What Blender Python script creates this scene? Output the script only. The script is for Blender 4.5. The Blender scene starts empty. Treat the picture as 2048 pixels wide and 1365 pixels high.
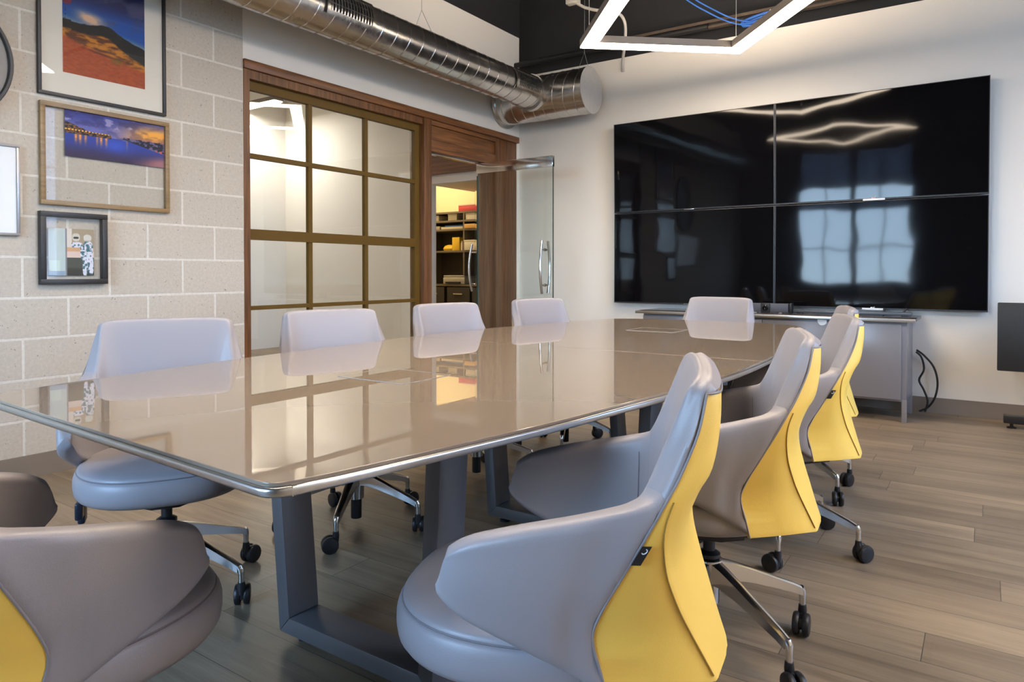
import bpy, bmesh, math, random
import numpy as np
from mathutils import Vector, Matrix

# ------------------------------------------------------------------ camera, world, lights, exposure
sc = bpy.context.scene
COL = sc.collection
R = math.radians

cam_d = bpy.data.cameras.new('camera')
cam = bpy.data.objects.new('camera', cam_d)
COL.objects.link(cam)
cam.location = (0.0, 0.0, 1.04)
cam.rotation_euler = (R(90 - 0.856), 0, R(34.35))
cam_d.sensor_width = 36.0
cam_d.lens = 24.38
cam_d.shift_y = -0.0565
cam_d.clip_start = 0.02
sc.camera = cam

world = bpy.data.worlds.new('sky')
sc.world = world
world.use_nodes = True
wn = world.node_tree
wn.nodes.clear()
w_out = wn.nodes.new('ShaderNodeOutputWorld')
w_bg = wn.nodes.new('ShaderNodeBackground')
w_tc = wn.nodes.new('ShaderNodeTexCoord')
w_sep = wn.nodes.new('ShaderNodeSeparateXYZ')
w_ramp = wn.nodes.new('ShaderNodeValToRGB')
w_ramp.color_ramp.elements[0].position = 0.0; w_ramp.color_ramp.elements[0].color = (0.60, 0.80, 1.05, 1)
w_ramp.color_ramp.elements[1].position = 0.8; w_ramp.color_ramp.elements[1].color = (0.17, 0.35, 0.74, 1)
w_mid = w_ramp.color_ramp.elements.new(0.22); w_mid.color = (0.45, 0.68, 1.04, 1)
w_bg.inputs['Strength'].default_value = 33.0
wn.links.new(w_tc.outputs['Generated'], w_sep.inputs['Vector'])
wn.links.new(w_sep.outputs['Z'], w_ramp.inputs['Fac'])
wn.links.new(w_ramp.outputs['Color'], w_bg.inputs['Color'])
wn.links.new(w_bg.outputs['Background'], w_out.inputs['Surface'])

LED_STRENGTH = 40.0
LED_UP = 95.0
CORRIDOR_W = 36.0
STORE_W = 26.0

sc.view_settings.view_transform = 'Standard'
sc.view_settings.look = 'None'
sc.view_settings.gamma = 1.0
sc.view_settings.use_curve_mapping = False
sc.view_settings.exposure = 0.05
try:
    sc.cycles.use_denoising = True
    sc.cycles.max_bounces = 10
    sc.cycles.diffuse_bounces = 5
    sc.cycles.glossy_bounces = 5
    sc.cycles.transparent_max_bounces = 12
    sc.cycles.transmission_bounces = 6
    sc.cycles.sample_clamp_indirect = 6.0
    sc.cycles.caustics_reflective = False
    sc.cycles.caustics_refractive = False
except Exception:
    pass

def area_light(name, loc, rot, sx, sy, power, color, portal=False):
    d = bpy.data.lights.new(name, 'AREA')
    d.shape = 'RECTANGLE'; d.size = sx; d.size_y = sy; d.energy = power; d.color = color
    o = bpy.data.objects.new(name, d); COL.objects.link(o)
    o.location = loc; o.rotation_euler = rot
    if portal:
        try: d.cycles.is_portal = True
        except Exception: pass
    return o
# portals only guide the sampling of the sky through the south window and the added east one
area_light('window_portal_south', (-2.0, -1.96, 2.0), (R(90), 0, 0), 1.95, 2.1, 1, (1, 1, 1), True)
area_light('window_portal_east', (2.26, 3.2, 2.05), (0, R(90), 0), 2.6, 2.3, 1, (1, 1, 1), True)

# ------------------------------------------------------------------ materials
MATS = {}
def new_mat(name):
    m = bpy.data.materials.new(name); m.use_nodes = True
    nt = m.node_tree; b = nt.nodes['Principled BSDF']
    MATS[name] = m
    return m, nt, b
def setp(b, **k):
    for n, v in k.items():
        n = n.replace('_', ' ')
        if n in b.inputs: b.inputs[n].default_value = v
def node(nt, t, **k):
    n = nt.nodes.new(t)
    for a, v in k.items(): setattr(n, a, v)
    return n
def rgba(c): return (c[0], c[1], c[2], 1.0)

def simple(name, col, rough=0.5, metal=0.0, noise=0.0, scale=20, bump=0.0, bscale=200, coat=0.0, spec=0.5):
    m, nt, b = new_mat(name)
    setp(b, Base_Color=rgba(col), Roughness=rough, Metallic=metal, Coat_Weight=coat, Specular_IOR_Level=spec)
    if noise or bump:
        tc = node(nt, 'ShaderNodeTexCoord')
    if noise:
        nz = node(nt, 'ShaderNodeTexNoise'); nz.inputs['Scale'].default_value = scale; nz.inputs['Detail'].default_value = 5
        nt.links.new(tc.outputs['Object'], nz.inputs['Vector'])
        mx = node(nt, 'ShaderNodeMixRGB'); mx.inputs['Color1'].default_value = rgba([c * (1 - noise) for c in col])
        mx.inputs['Color2'].default_value = rgba([min(1, c * (1 + noise)) for c in col])
        nt.links.new(nz.outputs['Fac'], mx.inputs['Fac']); nt.links.new(mx.outputs['Color'], b.inputs['Base Color'])
    if bump:
        n2 = node(nt, 'ShaderNodeTexNoise'); n2.inputs['Scale'].default_value = bscale; n2.inputs['Detail'].default_value = 3
        nt.links.new(tc.outputs['Object'], n2.inputs['Vector'])
        bp = node(nt, 'ShaderNodeBump'); bp.inputs['Strength'].default_value = bump; bp.inputs['Distance'].default_value = 0.002
        nt.links.new(n2.outputs['Fac'], bp.inputs['Height']); nt.links.new(bp.outputs['Normal'], b.inputs['Normal'])
    return m

def leather(name, col, rough):
    m, nt, b = new_mat(name)
    setp(b, Base_Color=rgba(col), Roughness=rough, Specular_IOR_Level=0.5)
    tc = node(nt, 'ShaderNodeTexCoord')
    v = node(nt, 'ShaderNodeTexVoronoi'); v.inputs['Scale'].default_value = 420
    nt.links.new(tc.outputs['Object'], v.inputs['Vector'])
    bp = node(nt, 'ShaderNodeBump'); bp.inputs['Strength'].default_value = 0.12; bp.inputs['Distance'].default_value = 0.001
    nt.links.new(v.outputs['Distance'], bp.inputs['Height'])
    nz = node(nt, 'ShaderNodeTexNoise'); nz.inputs['Scale'].default_value = 9; nz.inputs['Detail'].default_value = 4
    nt.links.new(tc.outputs['Object'], nz.inputs['Vector'])
    b2 = node(nt, 'ShaderNodeBump'); b2.inputs['Strength'].default_value = 0.10; b2.inputs['Distance'].default_value = 0.01
    nt.links.new(nz.outputs['Fac'], b2.inputs['Height']); nt.links.new(bp.outputs['Normal'], b2.inputs['Normal'])
    nt.links.new(b2.outputs['Normal'], b.inputs['Normal'])
    return m

def emit(name, col, strength):
    m = bpy.data.materials.new(name); m.use_nodes = True; nt = m.node_tree; nt.nodes.clear()
    o = node(nt, 'ShaderNodeOutputMaterial'); e = node(nt, 'ShaderNodeEmission')
    e.inputs['Color'].default_value = rgba(col); e.inputs['Strength'].default_value = strength
    nt.links.new(e.outputs['Emission'], o.inputs['Surface']); return m

def thin_glass(name, tint=(0.97, 0.99, 0.98), refl=1.0, ior=1.5):
    m = bpy.data.materials.new(name); m.use_nodes = True; nt = m.node_tree; nt.nodes.clear()
    o = node(nt, 'ShaderNodeOutputMaterial'); t = node(nt, 'ShaderNodeBsdfTransparent'); g = node(nt, 'ShaderNodeBsdfGlossy')
    t.inputs['Color'].default_value = rgba(tint); g.inputs['Roughness'].default_value = 0.0
    g.inputs['Color'].default_value = (refl, refl, refl, 1)
    lw = node(nt, 'ShaderNodeLayerWeight'); lw.inputs['Blend'].default_value = 0.5
    pw = node(nt, 'ShaderNodeMath', operation='POWER'); pw.inputs[1].default_value = 5.0; nt.links.new(lw.outputs['Facing'], pw.inputs[0])
    f0 = ((ior - 1) / (ior + 1)) ** 2
    f = node(nt, 'ShaderNodeMath', operation='MULTIPLY_ADD'); f.inputs[1].default_value = 1 - f0; f.inputs[2].default_value = f0; nt.links.new(pw.outputs[0], f.inputs[0])
    mx = node(nt, 'ShaderNodeMixShader')
    nt.links.new(f.outputs[0], mx.inputs['Fac']); nt.links.new(t.outputs['BSDF'], mx.inputs[1]); nt.links.new(g.outputs['BSDF'], mx.inputs[2])
    nt.links.new(mx.outputs['Shader'], o.inputs['Surface']); return m

def wood(name, c1, c2, rough, axis, scale=1.0):
    m, nt, b = new_mat(name)
    tc = node(nt, 'ShaderNodeTexCoord'); mp = node(nt, 'ShaderNodeMapping')
    s = [28 * scale] * 3; s['XYZ'.index(axis)] = 1.6 * scale
    mp.inputs['Scale'].default_value = s
    nt.links.new(tc.outputs['Object'], mp.inputs['Vector'])
    nz = node(nt, 'ShaderNodeTexNoise'); nz.inputs['Scale'].default_value = 1.6; nz.inputs['Detail'].default_value = 8; nz.inputs['Distortion'].default_value = 0.6
    nt.links.new(mp.outputs['Vector'], nz.inputs['Vector'])
    cr = node(nt, 'ShaderNodeValToRGB'); cr.color_ramp.elements[0].color = rgba(c1); cr.color_ramp.elements[1].color = rgba(c2)
    cr.color_ramp.elements[0].position = 0.3; cr.color_ramp.elements[1].position = 0.72
    nt.links.new(nz.outputs['Fac'], cr.inputs['Fac']); nt.links.new(cr.outputs['Color'], b.inputs['Base Color'])
    setp(b, Roughness=rough)
    return m

def shade_mat(name='roller_shade_cloth', tlc=(0.30, 0.32, 0.38, 1), dfc=(0.28, 0.30, 0.36, 1), fac=.86):
    m = bpy.data.materials.new(name); m.use_nodes = True; nt = m.node_tree; nt.nodes.clear()
    o = node(nt, 'ShaderNodeOutputMaterial'); t = node(nt, 'ShaderNodeBsdfTransparent'); tl = node(nt, 'ShaderNodeBsdfTranslucent'); d = node(nt, 'ShaderNodeBsdfDiffuse')
    t.inputs['Color'].default_value = (0.9, 0.92, 1, 1); tl.inputs['Color'].default_value = tlc; d.inputs['Color'].default_value = dfc
    m1 = node(nt, 'ShaderNodeMixShader'); m1.inputs['Fac'].default_value = 0.5; m2 = node(nt, 'ShaderNodeMixShader'); m2.inputs['Fac'].default_value = fac
    nt.links.new(tl.outputs[0], m1.inputs[1]); nt.links.new(d.outputs[0], m1.inputs[2]); nt.links.new(t.outputs[0], m2.inputs[1]); nt.links.new(m1.outputs[0], m2.inputs[2])
    nt.links.new(m2.outputs[0], o.inputs['Surface']); return m
M_WHITE = simple('white_paint', (0.86, 0.82, 0.755), 0.75, noise=0.015, scale=3, bump=0.05, bscale=150)
M_CHARCOAL = simple('charcoal_paint', (0.085, 0.082, 0.085), 0.8, noise=0.02, scale=4)
M_WHITE2 = simple('corridor_paint', (0.82, 0.785, 0.735), 0.8, noise=0.01, scale=2)
M_CREAM = simple('store_paint', (0.78, 0.66, 0.38), 0.8, noise=0.01, scale=2)
M_NAVY = simple('dark_ceiling_paint', (0.019, 0.0195, 0.022), 0.85, noise=0.2, scale=6)
M_BLACKPIPE = simple('black_iron', (0.012, 0.012, 0.013), 0.5, noise=0.2, scale=20)
M_RUST = simple('brown_rail_paint', (0.085, 0.06, 0.045), 0.6, noise=0.3, scale=12)
M_BASEB = simple('baseboard_vinyl', (0.23, 0.19, 0.155), 0.55, noise=0.05, scale=8)
M_WOODH = wood('stained_wood_along', (0.085, 0.029, 0.008), (0.27, 0.105, 0.028), 0.42, 'Y')
M_WOODX = wood('stained_wood_across', (0.075, 0.027, 0.008), (0.21, 0.085, 0.025), 0.45, 'X')
M_WOODV = wood('stained_wood_upright', (0.075, 0.028, 0.009), (0.22, 0.088, 0.026), 0.42, 'Z')
M_OLIVE = simple('olive_brown_enamel', (0.125, 0.071, 0.014), 0.5, noise=0.06, scale=15, spec=0.2)
M_LEATHER = leather('grey_leather', (0.315, 0.296, 0.312), 0.42)
M_YELLOW = leather('yellow_leather', (0.95, 0.62, 0.115), 0.42)
M_SEAM = simple('seam_thread', (0.20, 0.18, 0.19), 0.7, noise=0.1, scale=200)
M_PIPING = simple('piping_leather', (0.25, 0.225, 0.225), 0.5, noise=0.05, scale=60)
M_SEAMY = simple('yellow_seam_thread', (0.34, 0.18, 0.02), 0.7, noise=0.1, scale=200)
M_BLACK = simple('black_plastic', (0.012, 0.012, 0.014), 0.42, noise=0.1, scale=60)
M_LEVER = simple('dark_blue_plastic', (0.010, 0.016, 0.032), 0.35, noise=0.1, scale=60)
M_ALU = simple('polished_aluminium', (0.72, 0.71, 0.69), 0.17, 1.0, noise=0.03, scale=40)
M_CHROME = simple('brushed_chrome', (0.75, 0.73, 0.70), 0.14, 1.0, noise=0.02, scale=30)
M_SATIN = simple('satin_aluminium_edge', (0.62, 0.62, 0.61), 0.30, 1.0, noise=0.03, scale=60)
M_STEELLEG = simple('grey_powder_coat', (0.15, 0.145, 0.15), 0.38, 0.35, noise=0.05, scale=40, bump=0.1, bscale=900)
M_LOGO = simple('pale_print', (0.75, 0.78, 0.82), 0.5, noise=0.02, scale=30)
M_HATCH = simple('hatch_rim_grey', (0.36, 0.33, 0.30), 0.4, 0.2, noise=0.03, scale=40)
M_DKSTRIP = simple('dark_steel_strip', (0.10, 0.11, 0.125), 0.4, 0.3, noise=0.03, scale=40)
M_CABINET = simple('grey_lacquer', (0.235, 0.225, 0.235), 0.30, 0.1, noise=0.03, scale=4)
M_CABTOP = simple('dark_stone_top', (0.10, 0.085, 0.08), 0.12, noise=0.1, scale=30)
M_CABLE = simple('black_rubber', (0.01, 0.01, 0.01), 0.6, noise=0.1, scale=30)
M_BLUEC = simple('blue_cable', (0.03, 0.13, 0.48), 0.5, noise=0.1, scale=30)
M_GREYC = simple('grey_conduit', (0.50, 0.48, 0.45), 0.5, noise=0.1, scale=30)
M_ORANGE = simple('orange_plastic', (0.75, 0.13, 0.03), 0.45, noise=0.1, scale=30)
M_FRAMEBLK = simple('black_frame_wood', (0.022, 0.021, 0.022), 0.45, noise=0.2, scale=30)
M_FRAMEGOLD = wood('gold_brown_frame_wood', (0.20, 0.125, 0.055), (0.34, 0.22, 0.10), 0.4, 'Y')
M_FRAMEGREY = simple('grey_metal_frame', (0.36, 0.36, 0.37), 0.35, 0.6, noise=0.03, scale=30)
M_MAT = simple('mat_board', (0.82, 0.77, 0.69), 0.85, noise=0.01, scale=30)
M_BOARD = simple('whiteboard_enamel', (0.80, 0.80, 0.79), 0.30, noise=0.005, scale=3)
M_CLOCKGREY = simple('clock_grey', (0.24, 0.225, 0.21), 0.5, noise=0.08, scale=20)
M_CLOCKDARK = simple('clock_dark', (0.035, 0.033, 0.033), 0.5, noise=0.1, scale=20)
M_GLASS = thin_glass('window_glass', (0.95, 0.97, 0.955), 1.0, 1.52)
M_PICGLASS = thin_glass('picture_glass', (0.985, 0.99, 0.99), 1.0, 1.27)
M_DOORGLASS = thin_glass('door_glass', (0.925, 0.955, 0.945), 1.0, 1.5)
M_GLASSEDGE = simple('green_glass_edge', (0.05, 0.085, 0.07), 0.2, noise=0.05, scale=10)
M_SHADE = shade_mat()
M_SHADEW = shade_mat('white_shade_cloth', (0.72, 0.71, 0.68, 1), (0.78, 0.77, 0.74, 1), .45)
M_LED = emit('led_diffuser', (1.0, 0.82, 0.63), LED_STRENGTH)
M_LEDUP = emit('led_uplight', (1.0, 0.82, 0.63), LED_UP)
M_SLED = emit('store_led', (1.0, 0.78, 0.48), 6.0)
M_CLED = emit('corridor_led', (1.0, 0.84, 0.66), 16.0)
M_PROFILE = simple('fixture_profile', (0.28, 0.25, 0.23), 0.45, 0.3, noise=0.05, scale=20)
M_WIRE = simple('steel_wire', (0.45, 0.44, 0.42), 0.35, 0.9, noise=0.05, scale=20)
M_GRASS = simple('dry_grass', (0.30, 0.27, 0.19), 0.9, noise=0.4, scale=2)
M_TREE = simple('far_foliage', (0.07, 0.085, 0.04), 0.9, noise=0.5, scale=3)
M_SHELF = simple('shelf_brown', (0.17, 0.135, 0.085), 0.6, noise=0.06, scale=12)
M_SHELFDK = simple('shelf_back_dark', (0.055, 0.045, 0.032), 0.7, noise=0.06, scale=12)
def paint(name, c, rough=0.5): return simple(name, c, rough, noise=0.04, scale=25)

# galvanised duct
def galv():
    m, nt, b = new_mat('galvanised_steel')
    tc = node(nt, 'ShaderNodeTexCoord')
    nz = node(nt, 'ShaderNodeTexNoise'); nz.inputs['Scale'].default_value = 7; nz.inputs['Detail'].default_value = 6; nz.inputs['Roughness'].default_value = 0.7
    nt.links.new(tc.outputs['Object'], nz.inputs['Vector'])
    cr = node(nt, 'ShaderNodeValToRGB'); cr.color_ramp.elements[0].color = (0.50, 0.48, 0.45, 1); cr.color_ramp.elements[1].color = (0.78, 0.76, 0.73, 1)
    nt.links.new(nz.outputs['Fac'], cr.inputs['Fac']); nt.links.new(cr.outputs['Color'], b.inputs['Base Color'])
    mr = node(nt, 'ShaderNodeMapRange'); mr.inputs['To Min'].default_value = 0.12; mr.inputs['To Max'].default_value = 0.34
    nt.links.new(nz.outputs['Fac'], mr.inputs['Value']); nt.links.new(mr.outputs['Result'], b.inputs['Roughness'])
    setp(b, Metallic=1.0)
    n2 = node(nt, 'ShaderNodeTexNoise'); n2.inputs['Scale'].default_value = 5; n2.inputs['Detail'].default_value = 4
    nt.links.new(tc.outputs['Object'], n2.inputs['Vector'])
    bp = node(nt, 'ShaderNodeBump'); bp.inputs['Strength'].default_value = 0.25; bp.inputs['Distance'].default_value = 0.02
    nt.links.new(n2.outputs['Fac'], bp.inputs['Height']); nt.links.new(bp.outputs['Normal'], b.inputs['Normal'])
    return m
M_GALV = galv()

def block_mat():
    m, nt, b = new_mat('concrete_block')
    tc = node(nt, 'ShaderNodeTexCoord')
    sx = node(nt, 'ShaderNodeSeparateXYZ'); nt.links.new(tc.outputs['Object'], sx.inputs['Vector'])
    cx = node(nt, 'ShaderNodeCombineXYZ')
    ay = node(nt, 'ShaderNodeMath', operation='ADD'); ay.inputs[1].default_value = 40 * 0.422 - 1.911 + 0.211
    az = node(nt, 'ShaderNodeMath', operation='ADD'); az.inputs[1].default_value = 0.207 * 10 - 0.085
    nt.links.new(sx.outputs['Y'], ay.inputs[0]); nt.links.new(sx.outputs['Z'], az.inputs[0])
    nt.links.new(ay.outputs[0], cx.inputs['X']); nt.links.new(az.outputs[0], cx.inputs['Y'])
    br = node(nt, 'ShaderNodeTexBrick'); br.offset = 0.5; br.squash = 1.0
    br.inputs['Color1'].default_value = (0.535, 0.487, 0.415, 1); br.inputs['Color2'].default_value = (0.585, 0.533, 0.458, 1)
    br.inputs['Mortar'].default_value = (0.72, 0.685, 0.62, 1); br.inputs['Scale'].default_value = 1.0
    br.inputs['Mortar Size'].default_value = 0.0075; br.inputs['Mortar Smooth'].default_value = 0.25; br.inputs['Bias'].default_value = 0
    br.inputs['Brick Width'].default_value = 0.422; br.inputs['Row Height'].default_value = 0.207
    nt.links.new(cx.outputs['Vector'], br.inputs['Vector'])
    # mottling
    nz = node(nt, 'ShaderNodeTexNoise'); nz.inputs['Scale'].default_value = 60; nz.inputs['Detail'].default_value = 8; nz.inputs['Roughness'].default_value = 0.75
    nt.links.new(tc.outputs['Object'], nz.inputs['Vector'])
    cr = node(nt, 'ShaderNodeValToRGB'); cr.color_ramp.elements[0].position = 0.3; cr.color_ramp.elements[0].color = (0.8, 0.8, 0.8, 1); cr.color_ramp.elements[1].position = 0.7; cr.color_ramp.elements[1].color = (1.1, 1.1, 1.1, 1)
    nt.links.new(nz.outputs['Fac'], cr.inputs['Fac'])
    mu = node(nt, 'ShaderNodeMixRGB', blend_type='MULTIPLY'); mu.inputs['Fac'].default_value = 0.8
    nt.links.new(br.outputs['Color'], mu.inputs['Color1']); nt.links.new(cr.outputs['Color'], mu.inputs['Color2'])
    # pits
    vo = node(nt, 'ShaderNodeTexVoronoi'); vo.inputs['Scale'].default_value = 75; vo.inputs['Randomness'].default_value = 1.0
    nt.links.new(tc.outputs['Object'], vo.inputs['Vector'])
    n3 = node(nt, 'ShaderNodeTexNoise'); n3.inputs['Scale'].default_value = 25
    nt.links.new(tc.outputs['Object'], n3.inputs['Vector'])
    th = node(nt, 'ShaderNodeMapRange'); th.inputs['From Min'].default_value = 0.5; th.inputs['From Max'].default_value = 0.72; th.inputs['To Min'].default_value = 0.0; th.inputs['To Max'].default_value = 0.32
    nt.links.new(n3.outputs['Fac'], th.inputs['Value'])
    lt = node(nt, 'ShaderNodeMath', operation='LESS_THAN'); nt.links.new(vo.outputs['Distance'], lt.inputs[0]); nt.links.new(th.outputs['Result'], lt.inputs[1])
    ml = node(nt, 'ShaderNodeMath', operation='MULTIPLY'); ml.inputs[1].default_value = 0.62; nt.links.new(lt.outputs[0], ml.inputs[0])
    iv = node(nt, 'ShaderNodeMath', operation='SUBTRACT'); iv.inputs[0].default_value = 1.0; nt.links.new(br.outputs['Fac'], iv.inputs[1])
    m2 = node(nt, 'ShaderNodeMath', operation='MULTIPLY'); nt.links.new(ml.outputs[0], m2.inputs[0]); nt.links.new(iv.outputs[0], m2.inputs[1])
    dk = node(nt, 'ShaderNodeMixRGB'); dk.inputs['Color2'].default_value = (0.16, 0.13, 0.10, 1)
    nt.links.new(m2.outputs[0], dk.inputs['Fac']); nt.links.new(mu.outputs['Color'], dk.inputs['Color1'])
    nt.links.new(dk.outputs['Color'], b.inputs['Base Color'])
    bp = node(nt, 'ShaderNodeBump'); bp.inputs['Strength'].default_value = 0.5; bp.inputs['Distance'].default_value = 0.004; bp.invert = True
    ad = node(nt, 'ShaderNodeMath', operation='ADD'); nt.links.new(br.outputs['Fac'], ad.inputs[0]); nt.links.new(m2.outputs[0], ad.inputs[1])
    nt.links.new(ad.outputs[0], bp.inputs['Height']); nt.links.new(bp.outputs['Normal'], b.inputs['Normal'])
    setp(b, Roughness=0.85)
    return m
M_BLOCK = block_mat()

def floor_mat():
    m, nt, b = new_mat('plank_floor')
    tc = node(nt, 'ShaderNodeTexCoord')
    br = node(nt, 'ShaderNodeTexBrick'); br.offset = 0.0; br.offset_frequency = 2; br.squash = 1
    br.inputs['Color1'].default_value = (0, 0, 0, 1); br.inputs['Color2'].default_value = (1, 1, 1, 1); br.inputs['Mortar'].default_value = (0.5, 0.5, 0.5, 1)
    br.inputs['Scale'].default_value = 1.0; br.inputs['Mortar Size'].default_value = 0.0012; br.inputs['Mortar Smooth'].default_value = 0.1
    br.inputs['Brick Width'].default_value = 1.22; br.inputs['Row Height'].default_value = 0.178
    sxyz = node(nt, 'ShaderNodeSeparateXYZ'); nt.links.new(tc.outputs['Object'], sxyz.inputs['Vector'])
    rw = node(nt, 'ShaderNodeMath', operation='DIVIDE'); rw.inputs[1].default_value = 0.178; nt.links.new(sxyz.outputs['Y'], rw.inputs[0])
    rf = node(nt, 'ShaderNodeMath', operation='FLOOR'); nt.links.new(rw.outputs[0], rf.inputs[0])
    wnz = node(nt, 'ShaderNodeTexWhiteNoise'); wnz.noise_dimensions = '1D'; nt.links.new(rf.outputs[0], wnz.inputs['W'])
    xs = node(nt, 'ShaderNodeMath', operation='MULTIPLY_ADD'); xs.inputs[1].default_value = 1.22; nt.links.new(wnz.outputs['Value'], xs.inputs[0]); nt.links.new(sxyz.outputs['X'], xs.inputs[2])
    cxyz = node(nt, 'ShaderNodeCombineXYZ'); nt.links.new(xs.outputs[0], cxyz.inputs['X']); nt.links.new(sxyz.outputs['Y'], cxyz.inputs['Y'])
    nt.links.new(cxyz.outputs['Vector'], br.inputs['Vector'])
    # per-plank shift of the grain
    sh = node(nt, 'ShaderNodeVectorMath', operation='SCALE'); sh.inputs['Scale'].default_value = 7.0
    nt.links.new(br.outputs['Color'], sh.inputs[0])
    ad = node(nt, 'ShaderNodeVectorMath', operation='ADD'); nt.links.new(tc.outputs['Object'], ad.inputs[0]); nt.links.new(sh.outputs['Vector'], ad.inputs[1])
    mp = node(nt, 'ShaderNodeMapping'); mp.inputs['Scale'].default_value = (1.3, 16, 1)
    nt.links.new(ad.outputs['Vector'], mp.inputs['Vector'])
    n1 = node(nt, 'ShaderNodeTexNoise'); n1.inputs['Scale'].default_value = 1.0; n1.inputs['Detail'].default_value = 8; n1.inputs['Roughness'].default_value = 0.62; n1.inputs['Distortion'].default_value = 0.5
    nt.links.new(mp.outputs['Vector'], n1.inputs['Vector'])
    cr = node(nt, 'ShaderNodeValToRGB')
    e = cr.color_ramp.elements; e[0].position = 0.28; e[0].color = (0.152, 0.109, 0.070, 1); e[1].position = 0.75; e[1].color = (0.365, 0.278, 0.183, 1)
    k = e.new(0.5); k.color = (0.270, 0.203, 0.134, 1)
    nt.links.new(n1.outputs['Fac'], cr.inputs['Fac'])
    mp2 = node(nt, 'ShaderNodeMapping'); mp2.inputs['Scale'].default_value = (6, 160, 1); nt.links.new(ad.outputs['Vector'], mp2.inputs['Vector'])
    n2 = node(nt, 'ShaderNodeTexNoise'); n2.inputs['Scale'].default_value = 1.0; n2.inputs['Detail'].default_value = 4
    nt.links.new(mp2.outputs['Vector'], n2.inputs['Vector'])
    r2 = node(nt, 'ShaderNodeMapRange'); r2.inputs['To Min'].default_value = 0.78; r2.inputs['To Max'].default_value = 1.2
    nt.links.new(n2.outputs['Fac'], r2.inputs['Value'])
    mu = node(nt, 'ShaderNodeMixRGB', blend_type='MULTIPLY'); mu.inputs['Fac'].default_value = 1
    nt.links.new(cr.outputs['Color'], mu.inputs['Color1']); nt.links.new(r2.outputs['Result'], mu.inputs['Color2'])
    # per-plank tone
    tr = node(nt, 'ShaderNodeMapRange'); tr.inputs['To Min'].default_value = 0.72; tr.inputs['To Max'].default_value = 1.14
    nt.links.new(br.outputs['Color'], tr.inputs['Value'])
    m3 = node(nt, 'ShaderNodeMixRGB', blend_type='MULTIPLY'); m3.inputs['Fac'].default_value = 1
    nt.links.new(mu.outputs['Color'], m3.inputs['Color1']); nt.links.new(tr.outputs['Result'], m3.inputs['Color2'])
    dk = node(nt, 'ShaderNodeMixRGB'); dk.inputs['Color2'].default_value = (0.055, 0.045, 0.035, 1)
    nt.links.new(br.outputs['Fac'], dk.inputs['Fac']); nt.links.new(m3.outputs['Color'], dk.inputs['Color1'])
    nt.links.new(dk.outputs['Color'], b.inputs['Base Color'])
    bp = node(nt, 'ShaderNodeBump'); bp.inputs['Strength'].default_value = 0.06; bp.inputs['Distance'].default_value = 0.002
    nt.links.new(n2.outputs['Fac'], bp.inputs['Height']); nt.links.new(bp.outputs['Normal'], b.inputs['Normal'])
    rr = node(nt, 'ShaderNodeMapRange'); rr.inputs['To Min'].default_value = 0.30; rr.inputs['To Max'].default_value = 0.5
    nt.links.new(n1.outputs['Fac'], rr.inputs['Value']); nt.links.new(rr.outputs['Result'], b.inputs['Roughness'])
    return m
M_FLOOR = floor_mat()

def tabletop_mat():
    m, nt, b = new_mat('taupe_back_painted_glass')
    tc = node(nt, 'ShaderNodeTexCoord'); nz = node(nt, 'ShaderNodeTexNoise'); nz.inputs['Scale'].default_value = 2
    nt.links.new(tc.outputs['Object'], nz.inputs['Vector'])
    mx = node(nt, 'ShaderNodeMixRGB'); mx.inputs['Color1'].default_value = (0.280, 0.226, 0.172, 1); mx.inputs['Color2'].default_value = (0.288, 0.232, 0.177, 1)
    nt.links.new(nz.outputs['Fac'], mx.inputs['Fac']); nt.links.new(mx.outputs['Color'], b.inputs['Base Color'])
    setp(b, Roughness=0.006, IOR=1.8, Specular_IOR_Level=0.5)
    return m
M_TOP = tabletop_mat()

def screen_mat():
    m, nt, b = new_mat('glossy_black_screen')
    tc = node(nt, 'ShaderNodeTexCoord'); nz = node(nt, 'ShaderNodeTexNoise'); nz.inputs['Scale'].default_value = 2.6; nz.inputs['Detail'].default_value = 1.0
    nt.links.new(tc.outputs['Object'], nz.inputs['Vector'])
    bp = node(nt, 'ShaderNodeBump'); bp.inputs['Strength'].default_value = 0.10; bp.inputs['Distance'].default_value = 0.02
    nt.links.new(nz.outputs['Fac'], bp.inputs['Height']); nt.links.new(bp.outputs['Normal'], b.inputs['Normal'])
    setp(b, Base_Color=(0.003, 0.003, 0.004, 1), Roughness=0.05, IOR=1.5, Specular_IOR_Level=0.23)
    return m
M_SCREEN = screen_mat()

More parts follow.
